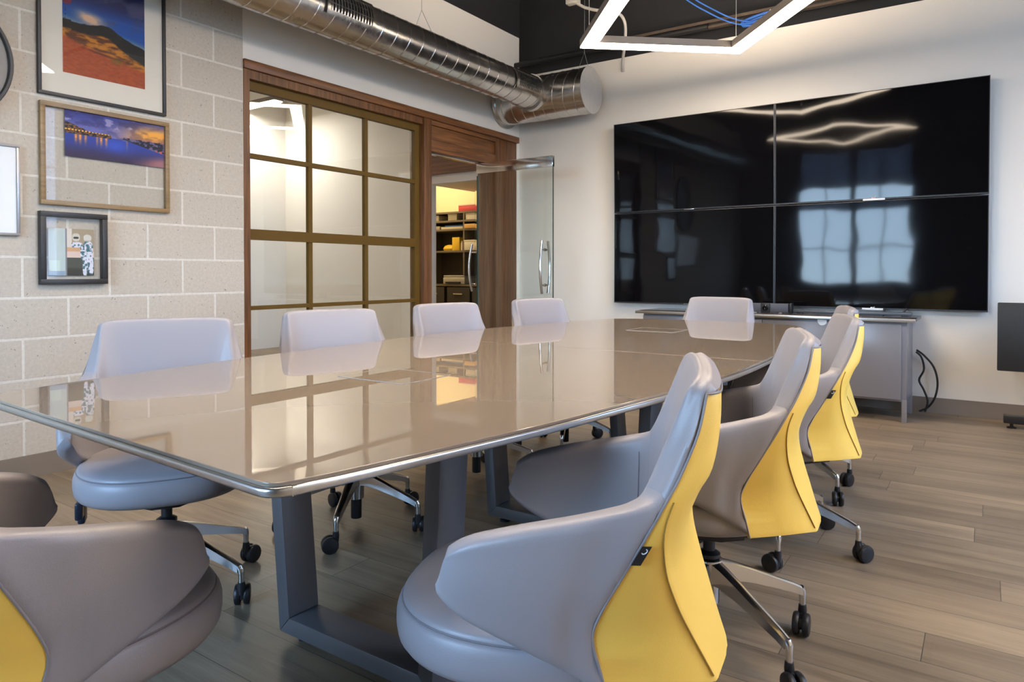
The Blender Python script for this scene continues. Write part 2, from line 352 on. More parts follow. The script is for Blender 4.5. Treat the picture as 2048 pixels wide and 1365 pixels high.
# ------------------------------------------------------------------ mesh helpers
def link(name, me, mat, parent=None):
    o = bpy.data.objects.new(name, me)
    COL.objects.link(o)
    if mat is not None: me.materials.append(mat)
    if parent is not None: o.parent = parent
    return o
def smooth_by_angle(me, ang=35):
    bm = bmesh.new(); bm.from_mesh(me)
    for f in bm.faces: f.smooth = True
    lim = R(ang)
    for e in bm.edges:
        if len(e.link_faces) == 2 and e.calc_face_angle(0) > lim: e.smooth = False
    bm.to_mesh(me); bm.free()
def bm_obj(name, bm, mat, parent=None, smooth=None):
    bmesh.ops.recalc_face_normals(bm, faces=bm.faces[:])
    me = bpy.data.meshes.new(name); bm.to_mesh(me); bm.free()
    if smooth: smooth_by_angle(me, smooth)
    return link(name, me, mat, parent)
def add_box(bm, x0, x1, y0, y1, z0, z1, bev=0.0, seg=2, mtx=None):
    r = bmesh.ops.create_cube(bm, size=1.0)
    vs = r['verts']
    for v in vs:
        v.co = Vector(((x0 + x1) / 2 + v.co.x * (x1 - x0), (y0 + y1) / 2 + v.co.y * (y1 - y0), (z0 + z1) / 2 + v.co.z * (z1 - z0)))
    if bev > 0:
        es = list({e for v in vs for e in v.link_edges})
        out = bmesh.ops.bevel(bm, geom=es, offset=bev, segments=seg, profile=0.5, affect='EDGES')
        vs = list({v for f in out['faces'] for v in f.verts} | {v for v in vs if v.is_valid})
    if mtx is not None:
        for v in vs: v.co = mtx @ v.co
    return vs
def box(name, b, mat, parent=None, bev=0.0, seg=2, mtx=None):
    bm = bmesh.new(); add_box(bm, *b, bev=bev, seg=seg, mtx=mtx)
    return bm_obj(name, bm, mat, parent, 40 if bev > 0 else None)
def boxes(name, lst, mat, parent=None, bev=0.0):
    bm = bmesh.new()
    for b in lst: add_box(bm, *b, bev=bev)
    return bm_obj(name, bm, mat, parent, 40 if bev > 0 else None)
def add_tube(bm, pts, r, seg=8, caps=True, closed=False):
    pts = [Vector(p) for p in pts]; n = len(pts)
    rings = []; prev = None
    for i, p in enumerate(pts):
        if closed: t = pts[(i + 1) % n] - pts[i - 1]
        else: t = pts[min(i + 1, n - 1)] - pts[max(i - 1, 0)]
        if t.length < 1e-9: t = Vector((0, 0, 1))
        t.normalize()
        if prev is None:
            a = Vector((0, 0, 1)) if abs(t.z) < 0.9 else Vector((1, 0, 0))
            u = t.cross(a).normalized()
        else:
            u = prev - t * prev.dot(t)
            if u.length < 1e-6: u = t.cross(Vector((0, 0, 1)))
            u.normalize()
        prev = u; w = t.cross(u)
        rr = r[i] if isinstance(r, (list, tuple)) else r
        rings.append([bm.verts.new(p + (u * math.cos(2 * math.pi * k / seg) + w * math.sin(2 * math.pi * k / seg)) * rr) for k in range(seg)])
    m = n if closed else n - 1
    for i in range(m):
        a, b = rings[i], rings[(i + 1) % n]
        for k in range(seg):
            bm.faces.new((a[k], a[(k + 1) % seg], b[(k + 1) % seg], b[k]))
    if caps and not closed:
        bm.faces.new(rings[0][::-1]); bm.faces.new(rings[-1])
def tube(name, pts, r, mat, parent=None, seg=8, closed=False):
    bm = bmesh.new(); add_tube(bm, pts, r, seg, True, closed)
    return bm_obj(name, bm, mat, parent, 50)
def add_lathe(bm, prof, seg=24, mtx=None, ring=False):
    rings = []
    for (r, z) in prof:
        if r < 1e-6:
            rings.append([bm.verts.new((0, 0, z))])
        else:
            rings.append([bm.verts.new((r * math.cos(2 * math.pi * k / seg), r * math.sin(2 * math.pi * k / seg), z)) for k in range(seg)])
    for i in range(len(rings) if ring else len(rings) - 1):
        a, b = rings[i], rings[(i + 1) % len(rings)]
        for k in range(seg):
            k2 = (k + 1) % seg
            if len(a) == 1 and len(b) == 1: continue
            if len(a) == 1: bm.faces.new((a[0], b[k], b[k2]))
            elif len(b) == 1: bm.faces.new((a[k], a[k2], b[0]))
            else: bm.faces.new((a[k], a[k2], b[k2], b[k]))
    if not ring and len(rings[0]) > 1: bm.faces.new(rings[0][::-1])
    if not ring and len(rings[-1]) > 1: bm.faces.new(rings[-1])
    if mtx is not None:
        for ring in rings:
            for v in ring: v.co = mtx @ v.co
def lathe(name, prof, mat, parent=None, seg=24, mtx=None, ang=40, ring=False):
    bm = bmesh.new(); add_lathe(bm, prof, seg, mtx, ring)
    return bm_obj(name, bm, mat, parent, ang)
def grid_obj(name, P, mat, parent=None, close_u=False, cap=False, ang=180):
    """P: (n, m, 3) array of points; u runs along axis 1"""
    n, m = P.shape[:2]
    bm = bmesh.new()
    V = [[bm.verts.new(P[i, j]) for j in range(m)] for i in range(n)]
    for i in range(n - 1):
        for j in range(m if close_u else m - 1):
            j2 = (j + 1) % m
            try: bm.faces.new((V[i][j], V[i][j2], V[i + 1][j2], V[i + 1][j]))
            except ValueError: pass
    if cap:
        for row in (V[0], V[-1]):
            c = bm.verts.new(sum((v.co for v in row), Vector()) / len(row))
            for j in range(m):
                bm.faces.new((row[j], row[(j + 1) % m], c))
    return bm_obj(name, bm, mat, parent, ang)
def cr_spline(K, n, closed=False):
    """Catmull-Rom through key rows K (k, ...) with n steps a span"""
    K = np.asarray(K, float); k = len(K); out = []
    spans = k if closed else k - 1
    for i in range(spans):
        if closed: p0, p1, p2, p3 = K[(i - 1) % k], K[i], K[(i + 1) % k], K[(i + 2) % k]
        else:
            p1, p2 = K[i], K[i + 1]
            p0 = K[i - 1] if i > 0 else 2 * p1 - p2
            p3 = K[i + 2] if i + 2 < k else 2 * p2 - p1
        for s in range(n):
            t = s / n
            out.append(0.5 * ((2 * p1) + (-p0 + p2) * t + (2 * p0 - 5 * p1 + 4 * p2 - p3) * t * t + (-p0 + 3 * p1 - 3 * p2 + p3) * t ** 3))
    if not closed: out.append(K[-1])
    return np.array(out)
def prism_bm(bm, poly, z0, z1, bev=0.0, seg=3):
    a = [bm.verts.new((x, y, z0)) for x, y in poly]; b = [bm.verts.new((x, y, z1)) for x, y in poly]
    n = len(poly)
    fs = [bm.faces.new(a[::-1]), bm.faces.new(b)]
    for i in range(n): bm.faces.new((a[i], a[(i + 1) % n], b[(i + 1) % n], b[i]))
    if bev:
        es = [e for f in fs for e in f.edges]
        bmesh.ops.bevel(bm, geom=es, offset=bev, segments=seg, profile=0.5, affect='EDGES')
def prism(name, poly, z0, z1, mat, parent=None, bev=0.0, mtx=None):
    bm = bmesh.new(); prism_bm(bm, poly, z0, z1, bev)
    if mtx is not None:
        for v in bm.verts: v.co = mtx @ v.co
    o = bm_obj(name, bm, mat, parent, 40)
    for p in o.data.polygons:
        if abs(p.normal.z) > .9999: p.use_smooth = False
    return o
def thing(name, label, cat, loc=(0, 0, 0), rz=0.0, group=None):
    o = bpy.data.objects.new(name, None); COL.objects.link(o)
    o.location = loc; o.rotation_euler = (0, 0, rz); o.empty_display_size = 0.1
    o['label'] = label; o['category'] = cat
    if group: o['group'] = group
    return o
def tag(o, label, cat, group=None):
    o['label'] = label; o['category'] = cat
    if group: o['group'] = group
    return o
def struct(o):
    o['kind'] = 'structure'; return o
def dup(root, loc, rz, label, group=None):
    r = root.copy(); COL.objects.link(r); r.location = loc; r.rotation_euler = (0, 0, rz); r['label'] = label
    if group: r['group'] = group
    for ch in list(root.children):
        c = ch.copy(); COL.objects.link(c); c.parent = r
        for g in list(ch.children):
            d = g.copy(); COL.objects.link(d); d.parent = c
    return r

# ------------------------------------------------------------------ the room shell
XL, YB, XR, YS = -4.0, 6.0, 2.3, -2.0
struct(box('floor', (-9.0, XR + .12, YS - .12, 9.2, -0.10, 0.0), M_FLOOR))
struct(box('ceiling', (XL - .25, XR + .3, YS - .3, YB + .7, 4.30, 4.40), M_NAVY))
# left wall: block part, white header, white upper part
struct(box('wall_left', (XL - .16, XL, YS, 2.752, 0, 2.92), M_BLOCK))
struct(boxes('wall_left_header', [(XL - .16, XL - .012, 2.752, YB, 2.435, 3.47), (XL - .16, XL - .004, YS, 2.752, 2.92, 3.47), (XL - .16, XL - .012, 5.955, YB, 0, 2.435)], M_WHITE))
struct(box('wall_left_upper', (XL - .30, XL - .10, YS, YB + .5, 3.47, 4.3), M_NAVY))
# back wall with the dark setback above
struct(box('wall_back', (XL - .16, XR + .12, YB, YB + .12, 0, 3.065), M_WHITE))
struct(box('wall_back_upper', (XL - .16, XR + .3, YB + .14, YB + .30, 2.9, 4.3), M_NAVY))
# right wall with an added, guessed window, behind-camera wall with the double window
def wall_with_hole(name, axis, pos, thick, a0, a1, z0, z1, h0, h1, hz0, hz1, mat):
    L = []
    for (b0, b1, c0, c1) in ((a0, h0, z0, z1), (h1, a1, z0, z1), (h0, h1, z0, hz0), (h0, h1, hz1, z1)):
        if axis == 'x': L.append((pos, pos + thick, b0, b1, c0, c1))
        else: L.append((b0, b1, pos, pos + thick, c0, c1))
    return struct(boxes(name, L, mat))
wall_with_hole('wall_right', 'x', XR, .12, YS, YB, 0, 4.3, 2.1, 4.3, .8, 3.3, M_WHITE)
wall_with_hole('wall_front', 'y', YS - .12, .12, XL - .16, XR + .12, 0, 4.3, -2.95, -1.05, .88, 3.0, M_CHARCOAL)
def window(name, axis, pos, a0, a1, z0, z1, shade, cloth):
    L = []; t = .05; n = 4
    def add(b0, b1, c0, c1, d=.05):
        if axis == 'y': L.append((b0, b1, pos - d / 2, pos + d / 2, c0, c1))
        else: L.append((pos - d / 2, pos + d / 2, b0, b1, c0, c1))
    add(a0, a0 + t, z0, z1); add(a1 - t, a1, z0, z1); add(a0, a1, z0, z0 + t); add(a0, a1, z1 - t, z1)
    mid = (a0 + a1) / 2; add(mid - .055, mid + .055, z0, z1, .07)
    for q in (.25, .75): add(a0 + (a1 - a0) * q - .012, a0 + (a1 - a0) * q + .012, z0, z1, .03)
    for zz in (z0 + (z1 - z0) * .33, z0 + (z1 - z0) * .66): add(a0, a1, zz - .012, zz + .012, .03)
    fr = struct(boxes(name, L, M_WOODV))
    g = [(a0, a1, pos - .004, pos + .004, z0, z1)] if axis == 'y' else [(pos - .004, pos + .004, a0, a1, z0, z1)]
    boxes('pane', g, M_GLASS, fr)
    s = .035
    sh = [(a0 + .02, a1 - .02, pos + s, pos + s + .003, shade, z1)] if axis == 'y' else [(pos - s - .003, pos - s, a0 + .02, a1 - .02, shade, z1)]
    boxes('roller_shade', sh, cloth, fr)
window('window_2', 'y', YS - .06, -2.95, -1.05, .88, 3.0, 2.24, M_SHADE)
window('window_3_added', 'x', XR + .06, 2.1, 4.3, .8, 3.3, .95, M_SHADEW)  # guessed, unseen window and white shade, added for light on the chair backs
# baseboards
struct(box('baseboard_back', (XL + .02, XR, YB - .012, YB, 0, .115), M_BASEB))
struct(box('baseboard_left', (XL, XL + .012, YS, 2.752, 0, .115), M_BASEB))
struct(box('baseboard_right', (XR - .012, XR, YS, YB, 0, .115), M_BASEB))
# ground and a far row of trees outside the windows
struct(box('ground', (-60, 60, -90, 60, -1.6, -1.5), M_GRASS))

# ------------------------------------------------------------------ joinery of the left wall: head trim, post, transom, side panel
struct(boxes('trim_1', [(XL - .05, XL + .018, 2.752, 5.965, 2.375, 2.435)], M_WOODH, bev=.004))
struct(boxes('trim_2', [(XL - .16, XL, 2.754, 2.802, 0, 2.375), (XL - .16, XL - .004, 2.802, 4.50, 2.318, 2.375)], M_WOODV))
struct(boxes('trim_3', [(XL - .16, XL + .012, 4.505, 4.60, 0, 2.375)], M_WOODV, bev=.004))
struct(boxes('trim_4', [(XL - .16, XL - .004, 4.60, 5.60, 2.335, 2.375), (XL - .13, XL - .02, 4.60, 5.60, 2.21, 2.332), (XL - .16, XL - .006, 4.60, 5.60, 2.105, 2.206)], M_WOODH, bev=.003))
struct(boxes('trim_5', [(XL - .16, XL - .002, 5.575, 5.625, 0, 2.375), (XL - .14, XL - .014, 5.625, 5.955, 0, 2.375), (XL - .06, XL - .03, 5.36, 5.575, 0, 2.105)], M_WOODV, bev=.003))
struct(box('trim_6', (XL - .10, XL - .05, 4.60, 5.30, 2.088, 2.105), M_CHROME))

# interior window with the olive muntins
wx0, wx1 = XL - .085, XL - .045
wf = []
wf += [(wx0, wx1, 2.802, 4.50, 2.258, 2.318), (wx0 + .001, wx1 - .001, 4.445, 4.503, .10, 2.316), (wx0 + .001, wx1 - .001, 2.803, 2.826, .10, 2.316), (wx0 + .002, wx1 - .0005, 2.804, 4.5, .06, .12)]
for y0, y1 in ((3.318, 3.352), (3.868, 3.902)): wf.append((wx0 + .005, wx1 - .0035, y0, y1, .11, 2.265))
for z0, z1 in ((1.806, 1.838), (.790, .818)): wf.append((wx0 + .004, wx1 - .002, 2.81, 4.46, z0, z1))
wf.append((wx0, wx1 + .004, 2.81, 4.46, 1.262, 1.332))
win1 = struct(boxes('window_1', wf, M_OLIVE))
box('pane', (XL - .070, XL - .062, 2.815, 4.455, .11, 2.27), M_GLASS, win1)

# glass door leaf standing open into the room
dr = box('door_1', (-3.975, -3.15, 5.245, 5.257, .10, 1.99), M_DOORGLASS); struct(dr)
box('door_rail', (-3.985, -3.145, 5.232, 5.270, 1.975, 2.072), M_CHROME, dr, .004)
box('door_rail', (-3.985, -3.145, 5.232, 5.270, .012, .11), M_CHROME, dr, .004)
boxes('glass_edge', [(-3.152, -3.148, 5.2445, 5.2575, .11, 1.975), (-3.977, -3.973, 5.2445, 5.2575, .11, 1.975)], M_GLASSEDGE, dr)
def pull_handle(parent, base, along):
    """arched D pull: base point on the glass, 'along' the outward direction"""
    bm = bmesh.new(); a = Vector(along)
    pts = []
    for i in range(13):
        t = i / 12; z = .855 + .47 * t
        pts.append(Vector((base[0], base[1], z)) + a * (.045 + .030 * math.sin(math.pi * t)))
    add_tube(bm, pts, .0115, 12)
    for z in (.93, 1.245):
        add_tube(bm, [Vector((base[0], base[1], z)), Vector((base[0], base[1], z)) + a * .062], .008, 10)
    for z in (.93, 1.245):
        add_tube(bm, [Vector((base[0], base[1], z)), Vector((base[0], base[1], z)) + a * .008], .014, 12)
    return bm_obj('door_handle', bm, M_CHROME, parent, 50)
pull_handle(dr, (-3.235, 5.245), (0, -1, 0)); pull_handle(dr, (-3.235, 5.257), (0, 1, 0))

# second glass leaf, swung into the corridor and seen on edge
d2 = box('door_2', (0, .78, -.006, .006, .10, 1.99), M_DOORGLASS); struct(d2)
d2.location = (-4.13, 5.44, 0); d2.rotation_euler = (0, 0, R(128.6))
boxes('glass_edge', [(.776, .784, -.007, .007, .10, 1.99), (-.004, .004, -.007, .007, .10, 1.99)], M_GLASSEDGE, d2)
box('door_rail', (-.01, .79, -.018, .018, .012, .11), M_CHROME, d2, .004)
pull_handle(d2, (.10, .006), (0, 1, 0))

# ------------------------------------------------------------------ corridor and store room beyond
struct(box('wall_corridor_far', (-8.33, -8.18, 0.5, 6.3, 0, 3.55), M_WHITE2))
struct(boxes('wall_corridor_end', [(-8.25, -5.50, 6.3, 6.42, 0, 3.55), (-5.50, -4.0, 6.3, 6.42, 2.10, 3.55), (-4.72, -4.0, 6.3, 6.42, 0, 2.1)], M_WHITE2))
struct(box('wall_corridor_near', (-8.6, XL - .16, 0.35, 0.5, 0, 3.55), M_WHITE2))
struct(box('ceiling_corridor', (-8.6, XL - .16, .4, 9.0, 3.55, 3.62), M_WHITE2))
struct(box('trim_7', (-5.72, XL - .16, 6.22, 6.30, 2.20, 2.55), M_WOODX))
struct(box('wall_store_back', (-8.2, -4.0, 7.95, 8.07, 0, 3.55), M_CREAM))
struct(box('wall_store_left', (-8.2, -8.08, 6.42, 8.0, 0, 3.55), M_CREAM))
struct(box('wall_store_right', (-4.12, -4.0, 6.42, 8.0, 0, 3.55), M_CREAM))
struct(box('ceiling_store', (-5.86, -4.12, 6.42, 7.95, 2.16, 2.30), M_WHITE2))

shelf = thing('storage_shelf', 'brown storage shelving seen through the open glass doorway', 'shelf', (-6.1, 7.7, 0))
def part(name, b, mat, parent, bev=0.0):
    p = parent.location
    return box(name, (b[0] - p.x, b[1] - p.x, b[2] - p.y, b[3] - p.y, b[4] - p.z, b[5] - p.z), mat, parent, bev)
for z in (1.865, 1.745, 1.625, 1.325, .855):
    part('shelf_board', (-6.70, -5.35, 7.50, 7.93, z, z + .025), M_SHELF, shelf)
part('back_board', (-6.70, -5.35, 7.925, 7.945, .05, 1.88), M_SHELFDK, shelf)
for x in (-6.70, -5.945, -5.375): part('upright', (x, x + .025, 7.504, 7.927, 1.0 if x == -5.945 else .05, 1.88), M_SHELF, shelf)
for i, x in enumerate((-6.67, -6.22, -5.78)):
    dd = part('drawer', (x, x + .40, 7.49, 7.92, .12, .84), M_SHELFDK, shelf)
    dp = dd
    part_h = box('drawer_pull', (x + .12 + 6.1, x + .28 + 6.1, 7.475 - 7.7, 7.49 - 7.7, .74, .755), M_CHROME, dd)
P_RED = paint('red_card', (0.55, 0.05, 0.05)); P_CREAM = paint('cream_card', (0.72, 0.66, 0.50)); P_BLUE = paint('blue_card', (0.04, 0.16, 0.5))
P_YEL = paint('yellow_card', (0.85, 0.55, 0.03)); P_ORG = paint('tan_card', (0.62, 0.36, 0.10)); P_PRN = paint('printer_beige', (0.45, 0.42, 0.34)); P_PINK = paint('pink_card', (0.75, 0.35, 0.3))
def item(name, b, mat, label, cat, lid=None, lidm=None, group=None):
    o = box(name, b, mat, None, .004); tag(o, label, cat, group)
    if lid: box(lid, (b[0] - .003, b[1] + .003, b[2] - .003, b[3], b[5], b[5] + .02), lidm, o, .003)
    return o
item('carton', (-6.07, -5.72, 7.56, 7.85, 1.890, 1.965), P_RED, 'red carton lying on top of the store shelving', 'box', 'lid', P_PINK)
item('carton', (-6.68, -6.42, 7.55, 7.8, 1.770, 1.835), P_CREAM, 'cream carton at the left end of the upper shelf', 'box', 'lid', P_CREAM)
item('carton', (-6.25, -6.09, 7.55, 7.75, 1.770, 1.845), P_CREAM, 'small square cream carton in the middle of the upper shelf', 'box', 'lid', P_CREAM)
item('carton', (-5.915, -5.60, 7.52, 7.85, 1.770, 1.842), P_CREAM, 'cream carton right of the shelf divider', 'box', 'label', P_CREAM)
item('carton', (-5.59, -5.50, 7.52, 7.75, 1.770, 1.842), P_RED, 'small red carton at the right end of the upper shelf', 'box')
item('paper_ream', (-6.36, -5.97, 7.53, 7.85, 1.650, 1.685), P_CREAM, 'white ream of paper on the second shelf under a blue folder', 'paper')
item('folder', (-6.30, -5.98, 7.54, 7.84, 1.685, 1.705), P_BLUE, 'blue folder lying on the white paper ream', 'folder')
item('paper_pad', (-6.66, -6.40, 7.55, 7.8, 1.650, 1.70), P_CREAM, 'cream pad of paper left of the ream with the blue folder', 'paper')
item('carton', (-5.915, -5.50, 7.49, 7.85, 1.650, 1.71), P_ORG, 'tan carton right of the shelf divider on the second shelf', 'box')
item('carton', (-5.915, -5.50, 7.49, 7.85, 1.350, 1.47), P_CREAM, 'large cream carton right of the divider on the third shelf', 'box', 'lid', P_CREAM)
item('snack_box', (-6.16, -6.03, 7.53, 7.7, 1.350, 1.535), P_YEL, 'upright yellow snack box on the third shelf', 'box')
bag = lathe('snack_bag', [(0, 0), (.09, .0), (.105, .03), (.08, .07), (.03, .085), (0, .088)], P_YEL, None, 14, Matrix.Translation((-6.25, 7.60, 1.350)) @ Matrix.Diagonal((1.1, .7, 1, 1)))
tag(bag, 'slumped yellow snack bag lying left of the upright yellow box', 'bag')
for i, (x, m, lb) in enumerate(((-6.005, P_CREAM, 'cream spray can next to the yellow snack box'), (-5.965, P_RED, 'red spray can next to the shelf divider'))):
    c = lathe('spray_can', [(0, 0), (.017, 0), (.017, .10), (.009, .115), (.009, .135), (0, .135)], m, None, 12, Matrix.Translation((x, 7.56, 1.350))); tag(c, lb, 'can')
pr = thing('printer', 'beige desktop printer on the store counter', 'printer', (-6.12, 7.68, .88))
box('body', (-.20, .19, -.16, .16, 0, .10), P_PRN, pr, .015); box('paper_tray', (-.13, .12, -.19, -.155, .01, .035), M_BLACK, pr); box('scanner_lid', (-.20, .19, -.15, .16, .102, .125), P_PRN, pr, .01)
# corridor and store lamps
def ceiling_lamp(name, loc, sx, sy, mat, label, power, color):
    t = thing(name, label, 'lamp', loc)
    box('housing', (-sx / 2, sx / 2, -sy / 2, sy / 2, .0, .05), M_PROFILE, t)
    box('diffuser', (-sx / 2 + .01, sx / 2 - .01, -sy / 2 + .01, sy / 2 - .01, -.012, 0), mat, t)
    for s in (-1, 1): tube('suspension_wire', [(s * sx * .4, 0, .05), (s * sx * .4, 0, 3.55 - loc[2])], .002, M_WIRE, t, 5)
    d = area_light(name + '_glow', (loc[0], loc[1], loc[2] - .02), (0, 0, 0), sx, sy, power, color)
    return t
ceiling_lamp('linear_pendant', (-7.78, 5.55, 3.20), .9, .14, M_CLED, 'long white linear lamp glowing behind the upper left window pane', CORRIDOR_W, (1, .93, .85))
ceiling_lamp('linear_pendant', (-5.6, 3.2, 2.82), .16, 2.2, M_CLED, 'linear lamp hanging along the corridor beside the window wall', CORRIDOR_W * .6, (1, .93, .85))
ceiling_lamp('added_panel_lamp', (-6.6, 7.1, 2.86), .6, .6, M_SLED, 'unseen square panel lamp added to light the store room warmly', STORE_W, (1, .80, .50))  # unseen fixture, added to carry the store room's area light

# ------------------------------------------------------------------ ceiling services
for i, x in enumerate((-3.55, -2.3, -1.05, .2, 1.45)):
    j = thing('ceiling_joist', ['dark open-web joist nearest the left wall', 'dark open-web joist above the middle of the duct corner', 'dark open-web joist over the table', 'dark open-web joist right of the table', 'dark open-web joist nearest the right wall'][i], 'joist', (x, 2.0, 4.0), 0, 'ceiling joists')
    boxes('top_chord', [(-.04, .04, -3.9, 4.1, .24, .29)], M_NAVY, j)
    boxes('bottom_chord', [(-.05, .05, -3.9, 4.1, -.03, .02)], M_NAVY, j)
    bm = bmesh.new()
    for k in range(16):
        y = -3.9 + k * .5; add_tube(bm, [(0, y, 0), (0, y + .25, .26), (0, y + .5, 0)], .014, 6)
    bm_obj('web_rods', bm, M_NAVY, j)
for i, y in enumerate((5.55, 4.3)):
    tag(tube('bridging_rod', [(XL - .05, y, 3.95), (XR, y, 3.95)], .02, M_NAVY, None, 8), ['dark bridging rod under the joists near the back wall', 'dark bridging rod under the joists over the lamp'][i], 'rod')
tag(tube('black_pipe', [(-4.1, 5.93, 3.17), (-2.0, 5.93, 3.17)], .026, M_BLACKPIPE, None, 12), 'black iron pipe running above the end of the round duct', 'pipe')
rail = thing('ceiling_rail', 'brown steel strut rail running along the top of the back wall', 'rail', (0, 0, 0))
boxes('channel', [(-2.85, 1.9, 5.93, 5.98, 3.20, 3.225), (-2.85, 1.9, 5.93, 5.98, 3.155, 3.175)], M_RUST, rail)
boxes('web', [(-2.85, 1.9, 5.965, 5.98, 3.15, 3.23)], M_BLACKPIPE, rail)
hg = thing('strut_hanger', 'white metal hanger clip gripping the brown rail above the lamp', 'hanger', (-1.33, 5.90, 3.2))
boxes('strap', [(-.034, -.014, -.02, .03, -.03, .25), (.014, .034, -.02, .03, -.03, .25)], M_GREYC, hg, .003)
boxes('clip', [(-.034, .034, -.025, .025, -.035, -.012)], M_GREYC, hg, .003)
pts = cr_spline([(-3.30, 5.6, 3.70), (-3.10, 5.6, 3.50), (-2.95, 5.62, 3.42), (-2.74, 5.65, 3.36), (-2.68, 5.7, 3.28), (-2.72, 5.8, 3.15), (-2.80, 5.92, 3.02), (-2.83, 5.985, 2.93)], 6)
tag(tube('flexible_conduit', [tuple(p) for p in pts], .014, M_GREYC, None, 8), 'pale grey flexible conduit looping behind the lamp down onto the back wall', 'conduit')
tag(box('junction_box', (-3.20, -3.08, 5.55, 5.62, 3.50, 3.66), M_GREYC, None, .005), 'grey junction box where the flexible conduit starts', 'box')
pts = cr_spline([(-2.35, 5.7, 3.60), (-2.12, 5.7, 3.36), (-1.95, 5.75, 3.23), (-1.78, 5.82, 3.13), (-1.62, 5.88, 3.09), (-1.52, 5.9, 3.12)], 6)
bc = tag(tube('blue_cable', [tuple(p) for p in pts], .006, M_BLUEC, None, 6), 'blue network cable drooping above the back wall behind the lamp', 'cable')
pts2 = [(p[0] + .035, p[1], p[2] + .02) for p in pts]
tag(tube('blue_cable', pts2, .006, M_BLUEC, None, 6), 'second blue network cable, right of the first one', 'cable')
coil = thing('cable_bundle', 'bundled coil of blue cable lying along the top of the back wall', 'cable', (-1.56, 5.90, 3.125), 0)
bm = bmesh.new()
for k in range(5):
    a = [(.14 * math.cos(t) , .012 * math.sin(k * 2.1) - .01 * k, .022 * math.sin(t) + .004 * k + .02 * math.cos(t)) for t in [2 * math.pi * q / 20 for q in range(20)]]
    add_tube(bm, a, .007, 6, closed=True)
bm_obj('coil', bm, M_BLUEC, coil, 60)
tube('cable_tie', [(.10, -.03 + .04 * math.cos(t), .035 * math.sin(t) + .02) for t in [2 * math.pi * q / 12 for q in range(12)]], .005, M_LOGO, coil, 6, True)
sp = lathe('sprinkler_head', [(0, -.06), (.012, -.06), (.012, -.035), (.035, -.03), (.04, .01), (.02, .03), (.02, .10), (0, .10)], M_ORANGE, None, 12, Matrix.Translation((-.91, 5.88, 3.21)))
tag(sp, 'small orange plastic cap by the rail at the top edge', 'fitting')

# ------------------------------------------------------------------ ducts
def seam_rings(bm, axis, c, r, a0, a1, step, lean):
    a = a0
    while a < a1:
        pts = []
        for q in range(40):
            t = 2 * math.pi * q / 40
            off = lean * math.sin(t)
            if axis == 'y': pts.append((c[0] + r * math.cos(t), a + off, c[1] + r * math.sin(t)))
            else: pts.append((a + off, c[0] + r * math.cos(t), c[1] + r * math.sin(t)))
        add_tube(bm, pts, .0035, 5, closed=True)
        a += step
duct = thing('spiral_duct', 'round galvanised spiral duct running along the left wall over the window', 'duct', (0, 0, 0))
DX, DZ, DR = -3.55, 2.733, .1515
bm = bmesh.new(); add_tube(bm, [(DX, YS + .05, DZ), (DX, 1, DZ), (DX, 3, DZ), (DX, 5.54, DZ)], DR, 48); bm_obj('pipe', bm, M_GALV, duct, 60)
bm = bmesh.new(); seam_rings(bm, 'y', (DX, DZ), DR, 1.0, 5.46, .135, .035); bm_obj('spiral_seam', bm, M_GALV, duct, 60)
def grille(y0, y1):
    # frame follows the duct on its room side, upper half
    bm = bmesh.new(); t0, t1 = R(-26), R(42); r = DR + .012; fw = .028
    def patch(ya, yb, ta, tb, r0, n=8):
        V = []
        for rr in (r0, r0 + .006):
            V.append([[bm.verts.new((DX + rr * math.cos(ta + (tb - ta) * k / n), y, DZ + rr * math.sin(ta + (tb - ta) * k / n))) for k in range(n + 1)] for y in (ya, yb)])
        for s in range(2):
            for k in range(n): bm.faces.new((V[s][0][k], V[s][0][k + 1], V[s][1][k + 1], V[s][1][k]))
        for e in range(2):
            for k in range(n): bm.faces.new((V[0][e][k], V[0][e][k + 1], V[1][e][k + 1], V[1][e][k]))
        for k in (0, n): bm.faces.new((V[0][0][k], V[0][1][k], V[1][1][k], V[1][0][k]))
    ft = fw / r
    patch(y0, y1, t0, t0 + ft, r); patch(y0, y1, t1 - ft, t1, r); patch(y0, y0 + fw, t0, t1, r); patch(y1 - fw, y1, t0, t1, r)
    g = bm_obj('grille_frame', bm, M_GALV, duct, 30)
    bm = bmesh.new(); n = 14
    for i in range(n):
        y = y0 + fw + (y1 - y0 - 2 * fw) * (i + .5) / n
        patch(y - .005, y + .005, t0 + ft, t1 - ft, r - .004)
    ct = (t1 - t0 - 2 * ft)
    for k in (1, 2): patch(y0 + fw, y1 - fw, t0 + ft + ct * k / 3 - .02, t0 + ft + ct * k / 3 + .02, r - .006)
    bm_obj('louvres', bm, M_GALV, g, 30)
    bm = bmesh.new(); patch(y0 + fw, y1 - fw, t0 + ft, t1 - ft, r - .0115); bm_obj('opening', bm, M_BLACK, g, 30)
grille(2.93, 3.34); grille(5.04, 5.44)
for y in (3.98, 1.6):
    tube('hanger_wire', [(DX - .1, y, DZ + .115), (DX, y, DZ + .30), (DX, y, 4.0)], .002, M_WIRE, duct, 5)
    tube('hanger_wire', [(DX + .1, y, DZ + .115), (DX, y, DZ + .30)], .002, M_WIRE, duct, 5)
TY, TZ, TR = 5.73, 2.731, .211
d2_ = thing('duct_header', 'short wide galvanised duct crossing the far corner with a flat end cap', 'duct', (0, 0, 0))
bm = bmesh.new(); add_tube(bm, [(XL - .01, TY, TZ), (-3.5, TY, TZ), (-3.03, TY, TZ)], TR, 56); bm_obj('pipe', bm, M_GALV, d2_, 60)
bm = bmesh.new(); seam_rings(bm, 'x', (TY, TZ), TR, -3.9, -3.05, .115, .03); bm_obj('spiral_seam', bm, M_GALV, d2_, 60)
